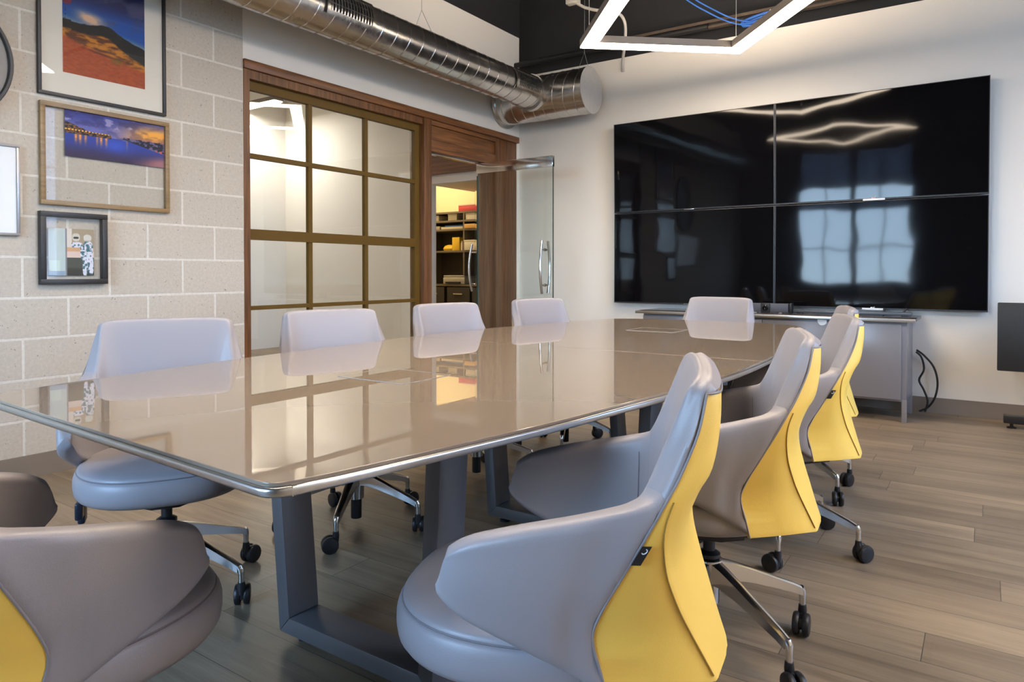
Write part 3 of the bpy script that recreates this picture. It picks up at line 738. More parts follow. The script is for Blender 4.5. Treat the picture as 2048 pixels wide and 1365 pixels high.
lathe('end_cap', [(0, 0), (TR - .004, 0), (TR + .004, .004), (TR + .004, -.03)][:3] + [(TR + .004, .006), (TR - .012, .010), (0, .011)], M_GREYC, d2_, 56, Matrix.Translation((-3.032, TY, TZ)) @ Matrix.Rotation(R(90), 4, 'Y'))
lathe('wall_collar', [(TR, 0), (TR + .03, 0), (TR + .03, .008), (TR, .012)], M_GALV, d2_, 56, Matrix.Translation((XL + .002, TY, TZ)) @ Matrix.Rotation(R(90), 4, 'Y'), ring=True)
lathe('saddle_collar', [(DR + .002, 0), (DR + .02, 0), (DR + .02, .05), (DR + .002, .05)], M_GALV, d2_, 48, Matrix.Translation((DX, 5.525, DZ)) @ Matrix.Rotation(R(90), 4, 'X'), ring=True)
for s in (-1, 1): tube('hanger_wire', [(-3.10, TY + s * .12, TZ + .17), (-3.10, TY, TZ + .36), (-3.10, TY, 4.0)], .002, M_WIRE, d2_, 5)

# ------------------------------------------------------------------ square ring lamps
def ring_lamp(name, A, ang, side, z, label, power):
    t = thing(name, label, 'lamp', (A[0], A[1], z), ang, 'square ring lamps over the table')
    w, h = .115, .062
    o = [(0, 0), (side, 0), (side, -side), (0, -side)]
    i_ = [(w, -w), (side - w, -w), (side - w, -side + w), (w, -side + w)]
    def ring(bm, o, i_, z0, z1):
        O0 = [bm.verts.new((x, y, z0)) for x, y in o]; O1 = [bm.verts.new((x, y, z1)) for x, y in o]
        I0 = [bm.verts.new((x, y, z0)) for x, y in i_]; I1 = [bm.verts.new((x, y, z1)) for x, y in i_]
        for k in range(4):
            q = (k + 1) % 4
            bm.faces.new((O0[k], O0[q], O1[q], O1[k])); bm.faces.new((I0[k], I1[k], I1[q], I0[q]))
            bm.faces.new((O1[k], O1[q], I1[q], I1[k])); bm.faces.new((O0[k], I0[k], I0[q], O0[q]))
    bm = bmesh.new(); ring(bm, o, i_, .010, h); bm_obj('profile', bm, M_PROFILE, t)
    e = .004
    o2 = [(e, -e), (side - e, -e), (side - e, -side + e), (e, -side + e)]
    i2 = [(w - e, -w + e), (side - w + e, -w + e), (side - w + e, -side + w - e), (w - e, -side + w - e)]
    bm = bmesh.new(); ring(bm, o2, i2, 0, .010); bm_obj('diffuser', bm, M_LED, t)
    o3 = [(.03, -.03), (side - .03, -.03), (side - .03, -side + .03), (.03, -side + .03)]; q3 = w - .03
    i3 = [(q3, -q3), (side - q3, -q3), (side - q3, -side + q3), (q3, -side + q3)]
    bm = bmesh.new(); ring(bm, o3, i3, h - .002, h + .003); bm_obj('uplight_diffuser', bm, M_LEDUP, t)
    for (x, y) in ((w / 2, -w / 2), (side - w / 2, -w / 2), (side - w / 2, -side + w / 2), (w / 2, -side + w / 2)):
        tube('suspension_wire', [(x, y, h), (x, y, 1.3)], .0022, M_WIRE, t, 5)
        lathe('wire_grip', [(0, 0), (.007, 0), (.007, .03), (.003, .04), (0, .04)], M_PROFILE, t, 10, Matrix.Translation((x, y, h)))
    return t
ANG = math.atan2(5.341 - 4.535, -1.553 + 2.493)
ring_lamp('ring_lamp', (-2.493, 4.535), ANG, 1.236, 2.70, 'bright square ring lamp hanging at the top of the picture, before the screens', 1)
ring_lamp('ring_lamp', (-2.493, 1.835), ANG, 1.236, 2.70, 'square ring lamp over the near half of the table, mirrored in the screens', 1)
ring_lamp('ring_lamp', (.42, 1.70), ANG, 1.236, 2.70, 'unseen square ring lamp added right of the table to light the chairs', 1)  # third lamp is a lighting guess, unseen, placed to warm the chair backs

# ------------------------------------------------------------------ video wall
def screen(x0, x1, z0, z1, label, badge, tilt):
    t = thing('display_screen', label, 'screen', ((x0 + x1) / 2, 5.92 - .415 * abs(math.sin(R(tilt))) * (tilt > 0), (z0 + z1) / 2), 0, 'four screens of the video wall')
    t.rotation_euler = (R(tilt), 0, 0)
    w, h = (x1 - x0) / 2, (z1 - z0) / 2
    box('housing', (-w, w, .0, .045, -h, h), M_BLACK, t, .003)
    box('panel', (-w + .007, w - .007, -.004, .004, -h + .012, h - .007), M_SCREEN, t)
    box('bezel', (-w, w, -.006, .0, -h, -h + .011), M_BLACK, t)
    for q in (-w, w - .003): box('edge_strip', (q, q + .003, -.0065, .03, -h, h), M_DKSTRIP, t)
    if badge:
        b = box('badge', (-.075, .075, -.012, -.004, -h - .006, -h + .009), M_LOGO, t, .001)
        boxes('badge_mark', [(-.016, -.006, -.0125, -.004, -h + .009, -h + .017), (-.002, .004, -.0125, -.004, -h + .009, -h + .017), (.008, .011, -.0125, -.004, -h + .009, -h + .020)], P_PINK if badge == 2 else M_LOGO, b)
    else:
        b = box('badge', (-.045, .045, -.010, -.004, -h, -h + .006), M_SATIN, t, .001)
    box('mount', (-.3, .3, .045, .078, -.2, .2), M_BLACK, t)
    return t
sx0, sxm, sx1, sz0, szm, sz1 = -2.880, -1.434, 0.014, .762, 1.594, 2.424
screen(sx0, sxm - .003, szm + .003, sz1, 'upper left black screen of the four-screen video wall', 0, 1.2)
screen(sxm + .003, sx1, szm + .003, sz1, 'upper right black screen of the video wall, lamp ring mirrored in it', 2, 1.2)
screen(sx0, sxm - .003, sz0, szm - .003, 'lower left black screen of the video wall, above the far chair', 0, -0.25)
screen(sxm + .003, sx1, sz0, szm - .003, 'lower right black screen of the video wall, window mirrored in it', 1, -0.25)

# ------------------------------------------------------------------ credenza under the screens
cz = thing('credenza', 'low grey lacquered credenza with dark top below the screens', 'cabinet', (-1.41, 5.70, 0))
cx0, cx1, cy0, cy1 = -.985, .965, -.22, .22
box('top', (cx0 - .05, cx1 + .05, cy0 - .05, cy1 + .05, .70, .722), M_CABTOP, cz, .003)
box('top_edge', (cx0 - .052, cx1 + .052, cy0 - .053, cy0 - .045, .699, .723), M_SATIN, cz, .002)
box('body', (cx0, cx1, cy0, cy1, .145, .695), M_CABINET, cz, .003)
for i, (a, b_) in enumerate(((cx0 + .004, -.50), (-.496, -.004), (.0, .484), (.488, cx1 - .034))):
    dpt = box('door', (a, b_, cy0 - .018, cy0 - .001, .16, .682), M_CABINET, cz, .002)
    if i == 2:
        lathe('finger_pull', [(0, 0), (.032, 0), (.032, .004), (0, .004)], M_BOARD, dpt, 24, Matrix.Translation((.424, cy0 - .0185, .688)) @ Matrix.Rotation(R(90), 4, 'X'))
for x in (cx0 + .015, cx1 - .015):
    for y in (cy0 + .015, cy1 - .02):
        box('leg', (x - .016, x + .016, y - .016, y + .016, 0, .16), M_CABINET, cz, .002)
vb = thing('video_bar', 'dark grey conference camera bar standing on the credenza', 'camera', (-1.41, 5.66, .722))
box('speaker_body', (-.17, .15, -.03, .03, .010, .078), simple('grey_mesh', (.075, .08, .10), .5, noise=.1, scale=200, bump=.3, bscale=900), vb, .006)
lathe('lens', [(0, 0), (.022, 0), (.022, .01), (.014, .014), (0, .010)], M_SCREEN, vb, 20, Matrix.Translation((-.02, -.03, .044)) @ Matrix.Rotation(R(90), 4, 'X'))
box('camera_block', (-.055, .015, -.036, -.0305, .004, .082), M_BLACK, vb, .004)
for x in (-.10, .09): box('foot', (x - .012, x + .012, -.025, .025, 0, .010), M_CHROME, vb)
box('side_stand', (.155, .175, -.03, .03, 0, .082), M_BLACK, vb, .004)
sb = thing('sound_bar', 'slim pale grey sound bar lying on the credenza under the right screens', 'speaker', (-.86, 5.80, .722))
box('bar', (-.40, .42, -.03, .03, .004, .030), M_DKSTRIP, sb, .008)
for x in (-.35, .37): box('rubber_foot', (x - .02, x + .02, -.02, .02, 0, .005), M_BLACK, sb)
for i, (x, lb) in enumerate(((-2.12, 'black cable stub dropping below the lower left screen'), (-.63, 'black cable stub dropping right of the white badge'), (-.50, 'curved black cable stub dropping near the right end of the screens'))):
    tag(tube('cable_stub', [(x + (.02 if i == 2 else 0), 5.885, .775), (x, 5.875, .75), (x - .004, 5.87, .722)], .007, M_CABLE, None, 8), lb, 'cable')
pts = cr_spline([(-.42, 5.88, .46), (-.385, 5.88, .42), (-.37, 5.9, .33), (-.40, 5.9, .25), (-.37, 5.9, .18), (-.345, 5.9, .10), (-.36, 5.9, .02)], 6)
tag(tube('power_cord', [tuple(p) for p in pts], .007, M_CABLE, None, 8), 'black power cord hugging the right side of the credenza', 'cord')
pts = cr_spline([(-.42, 5.92, .47), (-.37, 5.92, .43), (-.31, 5.92, .35), (-.285, 5.92, .24), (-.30, 5.92, .13), (-.345, 5.93, .05), (-.40, 5.93, .015)], 6)
tag(tube('power_cord', [tuple(p) for p in pts], .007, M_CABLE, None, 8), 'black power cord bowing outward right of the credenza', 'cord')

# black floor-standing monitor at the right edge
mn = thing('rolling_monitor_stand', 'black floor standing monitor cut off by the right picture edge', 'monitor', (.48, 5.55, 0))
box('panel', (-.415, .42, -.02, .03, .40, .845), simple('matt_black_panel', (.014, .014, .015), .55, noise=.2, scale=60), mn, .006)
box('pole', (-.03, .03, .03, .08, .08, .95), M_BLACK, mn, .005)
box('base_bar', (-.375, .375, .12, .20, .035, .085), M_BLACK, mn, .005)
box('base_bar', (-.035, .035, .03, .20, .035, .075), M_BLACK, mn, .005)
for x in (-.33, .33): lathe('levelling_foot', [(0, 0), (.028, 0), (.028, .008), (.010, .014), (.010, .036), (0, .036)], M_BLACK, mn, 16, Matrix.Translation((x, .16, 0)))

# ------------------------------------------------------------------ pictures on the block wall
def painted_grid(name, y0, y1, z0, z1, x, ny, nz, fn, parent):
    """flat print: a grid with a colour attribute painted by fn(u, v) -> linear rgb; u left to right as seen, v bottom to top"""
    me = bpy.data.meshes.new(name)
    U = np.linspace(0, 1, ny); Vv = np.linspace(0, 1, nz)
    verts = [(x, y0 + (y1 - y0) * u, z0 + (z1 - z0) * v) for v in Vv for u in U]
    faces = [(j * ny + i, j * ny + i + 1, (j + 1) * ny + i + 1, (j + 1) * ny + i) for j in range(nz - 1) for i in range(ny - 1)]
    me.from_pydata(verts, [], faces)
    ca = me.color_attributes.new('ink', 'FLOAT_COLOR', 'POINT')
    uu, vv = np.meshgrid(U, Vv); c = np.clip(fn(uu, vv), 0, 1)
    buf = np.ones((ny * nz, 4), np.float32); buf[:, :3] = (c.reshape(-1, 3)) ** 2.2
    ca.data.foreach_set('color', buf.ravel())
    m, nt, b = new_mat('printed_' + name); setp(b, Roughness=.6)
    at = node(nt, 'ShaderNodeVertexColor'); at.layer_name = 'ink'
    nt.links.new(at.outputs['Color'], b.inputs['Base Color'])
    return link(name, me, m, parent)
_rng = np.random.default_rng(7)
_lat = _rng.random((64, 64))
def vnoise(x, y):
    xi = np.floor(x).astype(int); yi = np.floor(y).astype(int); fx = x - xi; fy = y - yi
    fx = fx * fx * (3 - 2 * fx); fy = fy * fy * (3 - 2 * fy)
    g = lambda a, b: _lat[a % 64, b % 64]
    return (g(xi, yi) * (1 - fx) + g(xi + 1, yi) * fx) * (1 - fy) + (g(xi, yi + 1) * (1 - fx) + g(xi + 1, yi + 1) * fx) * fy
def fbm(x, y, o=4):
    s = 0; a = .5; t = 0
    for k in range(o): s = s + a * vnoise(x * 2 ** k + 13 * k, y * 2 ** k + 7 * k); t += a; a *= .5
    return s / t
def lerp(a, b, t): return np.asarray(a) * (1 - t[..., None]) + np.asarray(b) * t[..., None]
def sst(a, b, x): t = np.clip((x - a) / (b - a), 0, 1); return t * t * (3 - 2 * t)
def desert(u, v):
    v = v * 1.2
    c = lerp((.93, .86, .62), (.10, .30, .62), sst(.42, .60, v - .12 * (1 - u) + .04)); c = lerp(c, np.array((.05, .10, .30)) * np.ones_like(c), sst(.66, .95, v))
    cl = sst(.48, .68, fbm(u * 3.5 + v * 2, v * 7 - u * 3)); c = lerp(c, np.array((.27, .27, .42)) * np.ones_like(c), cl * sst(.6, .72, v) * .85)
    bl = np.exp(-((u - .33) / .16) ** 2 - ((v - .66 + .15 * (u - .3)) / .065) ** 2); c = lerp(c, np.array((.86, .70, .58)) * np.ones_like(c), np.clip(bl * 1.4 * (.4 + fbm(u * 9, v * 14)), 0, 1))
    hill = .585 - .02 * u + .055 * np.exp(-((u - .5) / .16) ** 2) - .23 * np.clip(u - .58, 0, 1) + .012 * fbm(u * 20, u * 0)
    hill = np.where(u < .1, .60, hill)
    g = sst(0, .012, hill - v)
    base = hill - .09 - .13 * np.clip(u - .25, 0, 1)
    hc = lerp((.05, .06, .04), (.15, .11, .05), fbm(u * 14, v * 22)); c = lerp(c, hc, g)
    field = sst(0, .03, base - v)
    fc = lerp((.74, .46, .10), (.36, .19, .06), sst(.4, .65, fbm(u * 9, v * 30))); c = lerp(c, fc, field)
    red = sst(0, .05, (.40 - .20 * u + .05 * fbm(u * 6, v * 3)) - v)
    rc = lerp((.72, .34, .14), (.55, .21, .08), fbm(u * 30, v * 60)); c = lerp(c, rc, red)
    bush = np.exp(-((u - .64) / .06) ** 2 - ((v - .245) / .035) ** 2); c = lerp(c, np.array((.42, .36, .05)) * np.ones_like(c), np.clip(bush * 1.6, 0, 1) * sst(.3, .6, fbm(u * 40, v * 60)))
    sh = np.exp(-((u - .45) / .2) ** 2 - ((v - .30 + .1 * (u - .4)) / .012) ** 2); c = lerp(c, np.array((.20, .07, .03)) * np.ones_like(c), sh * .7)
    # windmill
    tower = (np.abs(u - .028) < .004 + .02 * (.80 - v)) & (v > .585) & (v < .80) & ((np.abs(np.abs(u - .028) - .016 * (.84 - v) / .2) < .006) | (np.mod(v, .04) < .008))
    c = np.where(tower[..., None], np.array((.05, .04, .05)), c)
    d = np.hypot((u - .045) / .060, (v - .82) / .062); wheel = (d < 1) & (np.mod(np.arctan2(v - .82, u - .045) * 9 / math.pi, 1) > .3)
    c = np.where(wheel[..., None], np.array((.55, .10, .06)), c)
    return c
def harbour(u, v):
    c = lerp((.40, .42, .72), (.20, .24, .56), sst(.6, .95, v))
    warm = np.exp(-((u - .92) / .30) ** 2 - ((v - .68) / .22) ** 2); c = lerp(c, np.array((.98, .68, .28)) * np.ones_like(c), np.clip(warm * 1.25, 0, 1))
    low = np.exp(-((v - .56) / .06) ** 2) * sst(.45, .8, u); c = lerp(c, np.array((.95, .62, .35)) * np.ones_like(c), low)
    cl = sst(.45, .7, fbm(u * 9, v * 8)); c = lerp(c, c * .55 + np.array((.05, .04, .12)), cl * .8)
    hi = sst(.58, .74, fbm(u * 12 + 4, v * 10 + 2)); c = lerp(c, np.array((.78, .74, .86)) * np.ones_like(c), hi * .6 * sst(.6, .8, v) * (1 - sst(.6, .9, u)))
    wt = sst(0, .02, .53 - v)
    wc = lerp((.16, .25, .62), (.22, .17, .30), sst(.45, .0, v)); wc = lerp(wc, np.array((.20, .33, .80)) * np.ones_like(c), np.exp(-((u - .48) / .13) ** 2 - ((v - .36) / .14) ** 2) * .9)
    wc = lerp(wc, np.array((.72, .48, .48)) * np.ones_like(c), sst(.25, .0, v - .4 * (u - .75)) * sst(.6, .95, u) * .8)
    c = lerp(c, wc, wt)
    for (cx, w, k) in ((.10, .012, 1), (.14, .014, 1), (.19, .012, .9), (.30, .010, .8), (.34, .012, 1), (.39, .012, .9), (.60, .01, .4)):
        s = np.exp(-((u - cx) / w) ** 2) * sst(.22, .48, v) * (v < .53) * k * (.5 + fbm(u * 50, v * 60)); c = lerp(c, np.array((1., .62, .25)) * np.ones_like(c), np.clip(s, 0, 1))
    top = .60 + .13 * sst(.25, .0, u) + .03 * fbm(u * 30, u * 0)
    l = (u < .44) & (v < top * (1 - .12 * u)) & (v > .50); lc = lerp((.10, .08, .14), (.50, .34, .20), sst(.5, .62, fbm(u * 60, v * 40))); c = np.where(l[..., None], lc, c)
    lit = l & (np.mod(u * 32, 1) < .55) & (np.abs(v - .585) < .018); c = np.where(lit[..., None], np.array((.98, .70, .25)), c)
    r = (u > .56) & (v < .56 + .03 * fbm(u * 26, u * 0)) & (v > .50 - .5 * (u - .62) * (u > .62)); rc = lerp((.08, .08, .17), (.42, .40, .55), sst(.42, .6, fbm(u * 34, v * 26))); c = np.where(r[..., None], rc, c)
    glow = r & (u > .84) & (np.mod(u * 20, 1) < .5) & (np.abs(v - .33) < .05); c = np.where(glow[..., None], np.array((.80, .35, .22)), c)
    return c
def two_suits(u, v):
    c = np.ones(u.shape + (3,)) * np.array((.80, .83, .82))
    c = lerp(c, np.array((.72, .80, .80)) * np.ones_like(c), sst(.15, .35, fbm(u * 4, v * 3)) * .6)
    low = (u < .36) & (v < .10); c = np.where(low[..., None], np.array((.58, .66, .74)), c)
    tub = (u > .03) & (u < .25) & (v > .10) & (v < .32); c = np.where(tub[..., None], np.array((.80, .88, .85)), c)
    bar = (u > .365) & (u < .40); c = np.where(bar[..., None], np.array((.52, .52, .55)), c)
    mir = (u > .505); c = np.where(mir[..., None], np.array((.66, .60, .50)), c)
    wht = (u > .40) & (u <= .505) & (v > .55); c = np.where(wht[..., None], np.array((.88, .84, .80)), c)
    shelf_ = (u > .40) & (v < .60) & (v > .35); c = np.where(shelf_[..., None], lerp((.88, .78, .74), (.82, .64, .48), sst(.50, .53, v)), c)
    dk = (u > .40) & (v <= .38); c = np.where(dk[..., None], lerp((.30, .31, .28), (.20, .20, .18), sst(.2, .1, v)), c)
    def blob(cx, cy, rx, ry, k=2.6): return (np.abs((u - cx) / rx) ** k + np.abs((v - cy) / ry) ** k) < 1
    n = fbm(u * 26, v * 26)
    suit = lerp((.88, .88, .93), (.25, .42, .47), sst(.44, .60, n))
    far = blob(.615, .66, .12, .06); c = np.where((far & (v > .60))[..., None], suit, c)
    h1 = blob(.60, .82, .085, .085); c = np.where(h1[..., None], np.array((.82, .80, .75)), c); vis = blob(.60, .81, .06, .025); c = np.where(vis[..., None], np.array((.22, .22, .22)), c)
    body = blob(.865, .55, .115, .20); leg1 = blob(.80, .18, .06, .19); leg2 = blob(.93, .20, .06, .18); hip = blob(.865, .36, .12, .10); arm = blob(.735, .50, .045, .15)
    for q in (arm, leg1, leg2, hip, body): c = np.where(q[..., None], suit, c)
    h2 = blob(.855, .81, .09, .075); c = np.where(h2[..., None], lerp((.85, .84, .80), (.62, .60, .56), sst(.78, .72, v)), c)
    return c
def frame_bars(name, y0, y1, z0, z1, d, fw, mat, parent, x0=0.0):
    return boxes(name, [(x0, d, y0, y1, z0, z0 + fw), (x0, d, y0, y1, z1 - fw, z1), (x0, d, y0, y0 + fw, z0 + fw, z1 - fw), (x0, d, y1 - fw, y1, z0 + fw, z1 - fw)], mat, parent, .0015)
def picture(name, label, y0, y1, z0, z1, d, fw, mat, glazed=True):
    t = thing(name, label, 'picture', (XL + .002, (y0 + y1) / 2, (z0 + z1) / 2))
    hy, hz = (y1 - y0) / 2, (z1 - z0) / 2
    frame_bars('frame', -hy, hy, -hz, hz, d, fw, mat, t)
    if glazed: box('glazing', (d - .008, d - .005, -hy + fw * .6, hy - fw * .6, -hz + fw * .6, hz - fw * .6), M_PICGLASS, t)
    return t, (y0 + y1) / 2, (z0 + z1) / 2
t, cy_, cz_ = picture('framed_picture', 'large black framed desert landscape photograph with white mat, highest on the block wall', 1.561, 2.227, 1.958, 2.80, .022, .016, M_FRAMEBLK)
box('mat_board', (.002, .006, 1.575 - cy_, 2.213 - cy_, 1.97 - cz_, 2.79 - cz_), M_MAT, t)
painted_grid('landscape_print', 1.681 - cy_, 2.109 - cy_, 2.092 - cz_, 2.66 - cz_, .0075, 150, 190, desert, t)
t, cy_, cz_ = picture('framed_picture', 'gold brown framed clear glass picture with harbour sunset print', 1.567, 2.243, 1.392, 1.922, .024, .024, M_FRAMEGOLD)
painted_grid('harbour_print', 1.686 - cy_, 2.217 - cy_, 1.655 - cz_, 1.899 - cz_, .010, 190, 100, harbour, t)
t, cy_, cz_ = picture('framed_picture', 'small deep black framed picture of two pale suited figures, lowest on the block wall', 1.559, 1.886, .980, 1.357, .034, .027, M_FRAMEBLK)
painted_grid('figures_print', 1.603 - cy_, 1.825 - cy_, 1.026 - cz_, 1.273 - cz_, .008, 120, 130, two_suits, t)
t = thing('whiteboard', 'grey framed whiteboard cut off by the left picture edge', 'board', (XL + .002, 1.00, 1.45))
box('writing_surface', (.002, .012, -.465, .465, -.215, .215), M_BOARD, t)
frame_bars('frame', -.476, .476, -.226, .226, .020, .014, M_FRAMEGREY, t)
ck = thing('wall_clock', 'round dark grey wall clock cut off by the left picture edge', 'clock', (XL + .002, 1.136, 2.058))
MY = Matrix.Rotation(R(90), 4, 'Y')
lathe('rim', [(.292, 0), (.313, 0), (.313, .035), (.308, .042), (.297, .042), (.292, .036)], M_CLOCKDARK, ck, 64, MY, ring=True)
lathe('inner_ring', [(.250, 0), (.293, 0), (.293, .024), (.250, .020)], M_CLOCKGREY, ck, 64, MY, ring=True)
lathe('dial', [(0, 0), (.252, 0), (.252, .012), (0, .012)], M_CLOCKDARK, ck, 64, MY)
box('hour_hand', (.014, .017, -.008, .008, -.02, .12), M_BOARD, ck, mtx=Matrix.Rotation(R(60), 4, 'X'))
box('minute_hand', (.018, .021, -.006, .006, -.03, .18), M_BOARD, ck, mtx=Matrix.Rotation(R(-40), 4, 'X'))

# ------------------------------------------------------------------ the table
tb = thing('conference_table', 'long boat shaped conference table with glossy taupe glass top and steel frame legs', 'table', (-1.42, 2.4, 0))
outl = [(-2.028, .662), (-1.14, .623), (-.828, .607),  # near end, left to right
        (-.789, .763), (-.712, 1.181), (-.683, 1.413), (-.648, 1.70), (-.622, 2.05), (-.620, 2.43), (-.645, 2.90), (-.70, 3.42), (-.785, 3.92), (-.845, 4.14),
        (-1.16, 4.275), (-1.50, 4.285), (-1.84, 4.215), (-2.03, 4.12), (-2.085, 3.86), (-2.18, 3.40), (-2.225, 2.95), (-2.232, 2.46), (-2.205, 2.05), (-2.160, 1.47), (-2.085, .94), (-2.055, .80)]
def round_poly(poly, corners, r, seg=6):
    out = []; n = len(poly)
    for i, p in enumerate(poly):
        if i not in corners: out.append(p); continue
        P = Vector(p); a = (Vector(poly[i - 1]) - P).normalized(); b = (Vector(poly[(i + 1) % n]) - P).normalized()
        s = P + a * r; e = P + b * r
        for k in range(seg + 1):
            t_ = k / seg; q = s * (1 - t_) ** 2 + P * 2 * t_ * (1 - t_) + e * t_ ** 2; out.append((q.x, q.y))
    return out
right = cr_spline(outl[2:13], 4); far_ = cr_spline(outl[12:17], 4); left = cr_spline(outl[16:25] + [outl[0]], 4)
poly = [tuple(p) for p in right[:-1]] + [tuple(p) for p in far_[:-1]] + [tuple(p) for p in left[:-1]] + [outl[0]]
i_nr, i_fr, i_fl, i_nl = 0, len(right) - 1, len(right) - 1 + len(far_) - 1, len(poly) - 1
poly_l = [(x + 1.42, y - 2.4) for x, y in poly]
def offset_poly(poly, d):
    out = []; n = len(poly)
    for i in range(n):
        p0, p1, p2 = Vector(poly[i - 1]), Vector(poly[i]), Vector(poly[(i + 1) % n])
        a = (p1 - p0).normalized(); b = (p2 - p1).normalized()
        na = Vector((-a.y, a.x)); nb = Vector((-b.y, b.x)); m = (na + nb)
        m = m / max(m.length_squared / 2, .4)
        q = p1 + m * d; out.append((q.x, q.y))
    return out
def slab(name, poly, z0, z1, mat, parent, r, n=4):
    rings = [(offset_poly(poly, r * (1 - math.cos(math.pi / 2 * k / n)) if k else 0), z1 - r + r * math.sin(math.pi / 2 * k / n)) for k in range(n + 1)]
    rings = [(offset_poly(poly, r * (1 - math.cos(math.pi / 2 * k / n)) if k else 0), z0 + r - r * math.sin(math.pi / 2 * k / n)) for k in range(n, -1, -1)] + rings
    bm = bmesh.new(); m = len(poly)
    V = [[bm.verts.new((x, y, z)) for x, y in p] for p, z in rings]
    for i in range(len(V) - 1):
        for k in range(m): bm.faces.new((V[i][k], V[i][(k + 1) % m], V[i + 1][(k + 1) % m], V[i + 1][k]))
    bm.faces.new(V[0][::-1]); bm.faces.new(V[-1])
    o = bm_obj(name, bm, mat, parent, 40)
    for p in o.data.polygons:
        if abs(p.normal.z) > .9999: p.use_smooth = False
    return o
corners = {i_nr, i_fr, i_fl, i_nl}
edge_poly = round_poly(poly_l, corners, .035)
slab('edge_band', edge_poly, .7185, .7335, M_SATIN, tb, .005)
gl = round_poly(offset_poly(poly_l, .006), corners, .030)
JY = 2.42 - 2.4
def cut_poly(poly, y, keep_low):
    out = []; n = len(poly); inside = (lambda p: p[1] <= y) if keep_low else (lambda p: p[1] >= y)
    for i in range(n):
        a, b = poly[i], poly[(i + 1) % n]
        if inside(a): out.append(a)
        if inside(a) != inside(b):
            t_ = (y - a[1]) / (b[1] - a[1]); out.append((a[0] + (b[0] - a[0]) * t_, y))
    return out
for k, (yy, low) in enumerate(((JY - .0012, True), (JY + .0012, False))):
    slab('glass_top', cut_poly(gl, yy, low), .7335, .740, M_TOP, tb, .001)
inner = offset_poly(poly_l, .02)
# dark back band at the rim of the glass
def hatch(y0, y1, name='power_hatch'):
    x0, x1 = -1.545 + 1.42, -1.292 + 1.42; y0 -= 2.4; y1 -= 2.4
    h = box(name, (x0, x1, y0, y1, .7395, .7412), M_TOP, tb)
    w = .0018
    boxes('hatch_rim', [(x0 - w, x1 + w, y0 - w, y0, .7396, .7416), (x0 - w, x1 + w, y1, y1 + w, .7396, .7416), (x0 - w, x0, y0, y1, .7396, .7416), (x1, x1 + w, y0, y1, .7396, .7414)], M_HATCH, h)
hatch(1.37, 1.57); hatch(3.32, 3.52)
boxes('under_beam', [(-.30, -.24, -1.55, 1.55, .67, .7185), (.24, .30, -1.55, 1.55, .67, .7185)], M_STEELLEG, tb)
def table_frame(yf, xlb, xlt, xrb, xrt):
    """trapezoid frame: foot rail, two splayed legs; bar 46 mm thick in x-z, 105 mm deep in y"""
    yf -= 2.4; D = .105; T = .046
    o = lambda x: x + 1.42
    zb, zt = .028, .7185
    outer = [(o(xlb), zb), (o(xrb), zb), (o(xrt), zt), (o(xlt), zt)]
    sl = (xlt - xlb) / (zt - zb); sr = (xrt - xrb) / (zt - zb)
    innr = [(o(xlb) + T + sl * T, zb + T), (o(xrb) - T + sr * T, zb + T), (o(xrt) - T, zt), (o(xlt) + T, zt)]
    def quad(name, a, b, c, d):
        bm = bmesh.new()
        f = [bm.verts.new((p[0], yf, p[1])) for p in (a, b, c, d)]; g = [bm.verts.new((p[0], yf + D, p[1])) for p in (a, b, c, d)]
        bm.faces.new(f); bm.faces.new(g[::-1])
        for k in range(4): bm.faces.new((f[k], g[k], g[(k + 1) % 4], f[(k + 1) % 4]))
        bmesh.ops.bevel(bm, geom=bm.edges[:], offset=.003, segments=2, profile=.5, affect='EDGES')
        return bm_obj(name, bm, M_STEELLEG, tb, 40)
    quad('leg', outer[0], innr[0], innr[3], outer[3])
    quad('leg', innr[1], outer[1], outer[2], innr[2])
    fr = quad('foot_rail', outer[0], outer[1], innr[1], innr[0])
    for x in (o(xlb) + .05, o(xrb) - .05):
        lathe('levelling_foot', [(0, 0), (.022, 0), (.022, .008), (.008, .014), (.008, .03), (0, .03)], M_BLACK, fr, 14, Matrix.Translation((x, yf + D / 2, 0)))
table_frame(1.235, -1.640, -1.705, -1.075, -1.040)
table_frame(2.320, -1.708, -1.760, -1.010, -0.975)
table_frame(3.430, -1.680, -1.735, -1.030, -0.995)

# ------------------------------------------------------------------ the chair
# stations of the padded shell, left tip -> centre of the back:
# bottom(x, w, z), top(x, w, z), inward direction, thickness bottom/top, outer bulge
ST = [
 ((.168, .266, .546), (.153, .264, .598), (0, -1), .026, .026, 0),
 ((.160, .272, .532), (.146, .272, .610), (0, -1), .038, .036, .002),
 ((.120, .275, .503), (.110, .279, .630), (0, -1), .046, .042, .005),
 ((.040, .268, .467), (.036, .281, .650), (0, -1), .048, .045, .007),
 ((-.035, .250, .428), (-.042, .276, .666), (.05, -1), .048, .046, .009),
 ((-.095, .224, .388), (-.100, .270, .678), (.2, -.98), .050, .048, .008),
 ((-.140, .197, .385), (-.148, .262, .690), (.4, -.92), .055, .050, .004),
 ((-.175, .176, .385), (-.182, .249, .710), (.62, -.78), .065, .052, 0),
 ((-.200, .150, .385), (-.222, .232, .785), (.8, -.6), .078, .050, -.004),
 ((-.212, .125, .385), (-.240, .219, .836), (.90, -.43), .085, .042, -.008),
 ((-.218, .110, .385), (-.249, .206, .864), (.95, -.30), .087, .037, -.010),
 ((-.224, .085, .385), (-.257, .165, .873), (.99, -.12), .088, .033, -.012),
 ((-.230, .045, .385), (-.261, .085, .875), (1, -.03), .088, .031, -.014),
 ((-.231, .000, .385), (-.262, .000, .875), (1, 0), .088, .031, -.015),
]
NST = len(ST); JN = 7
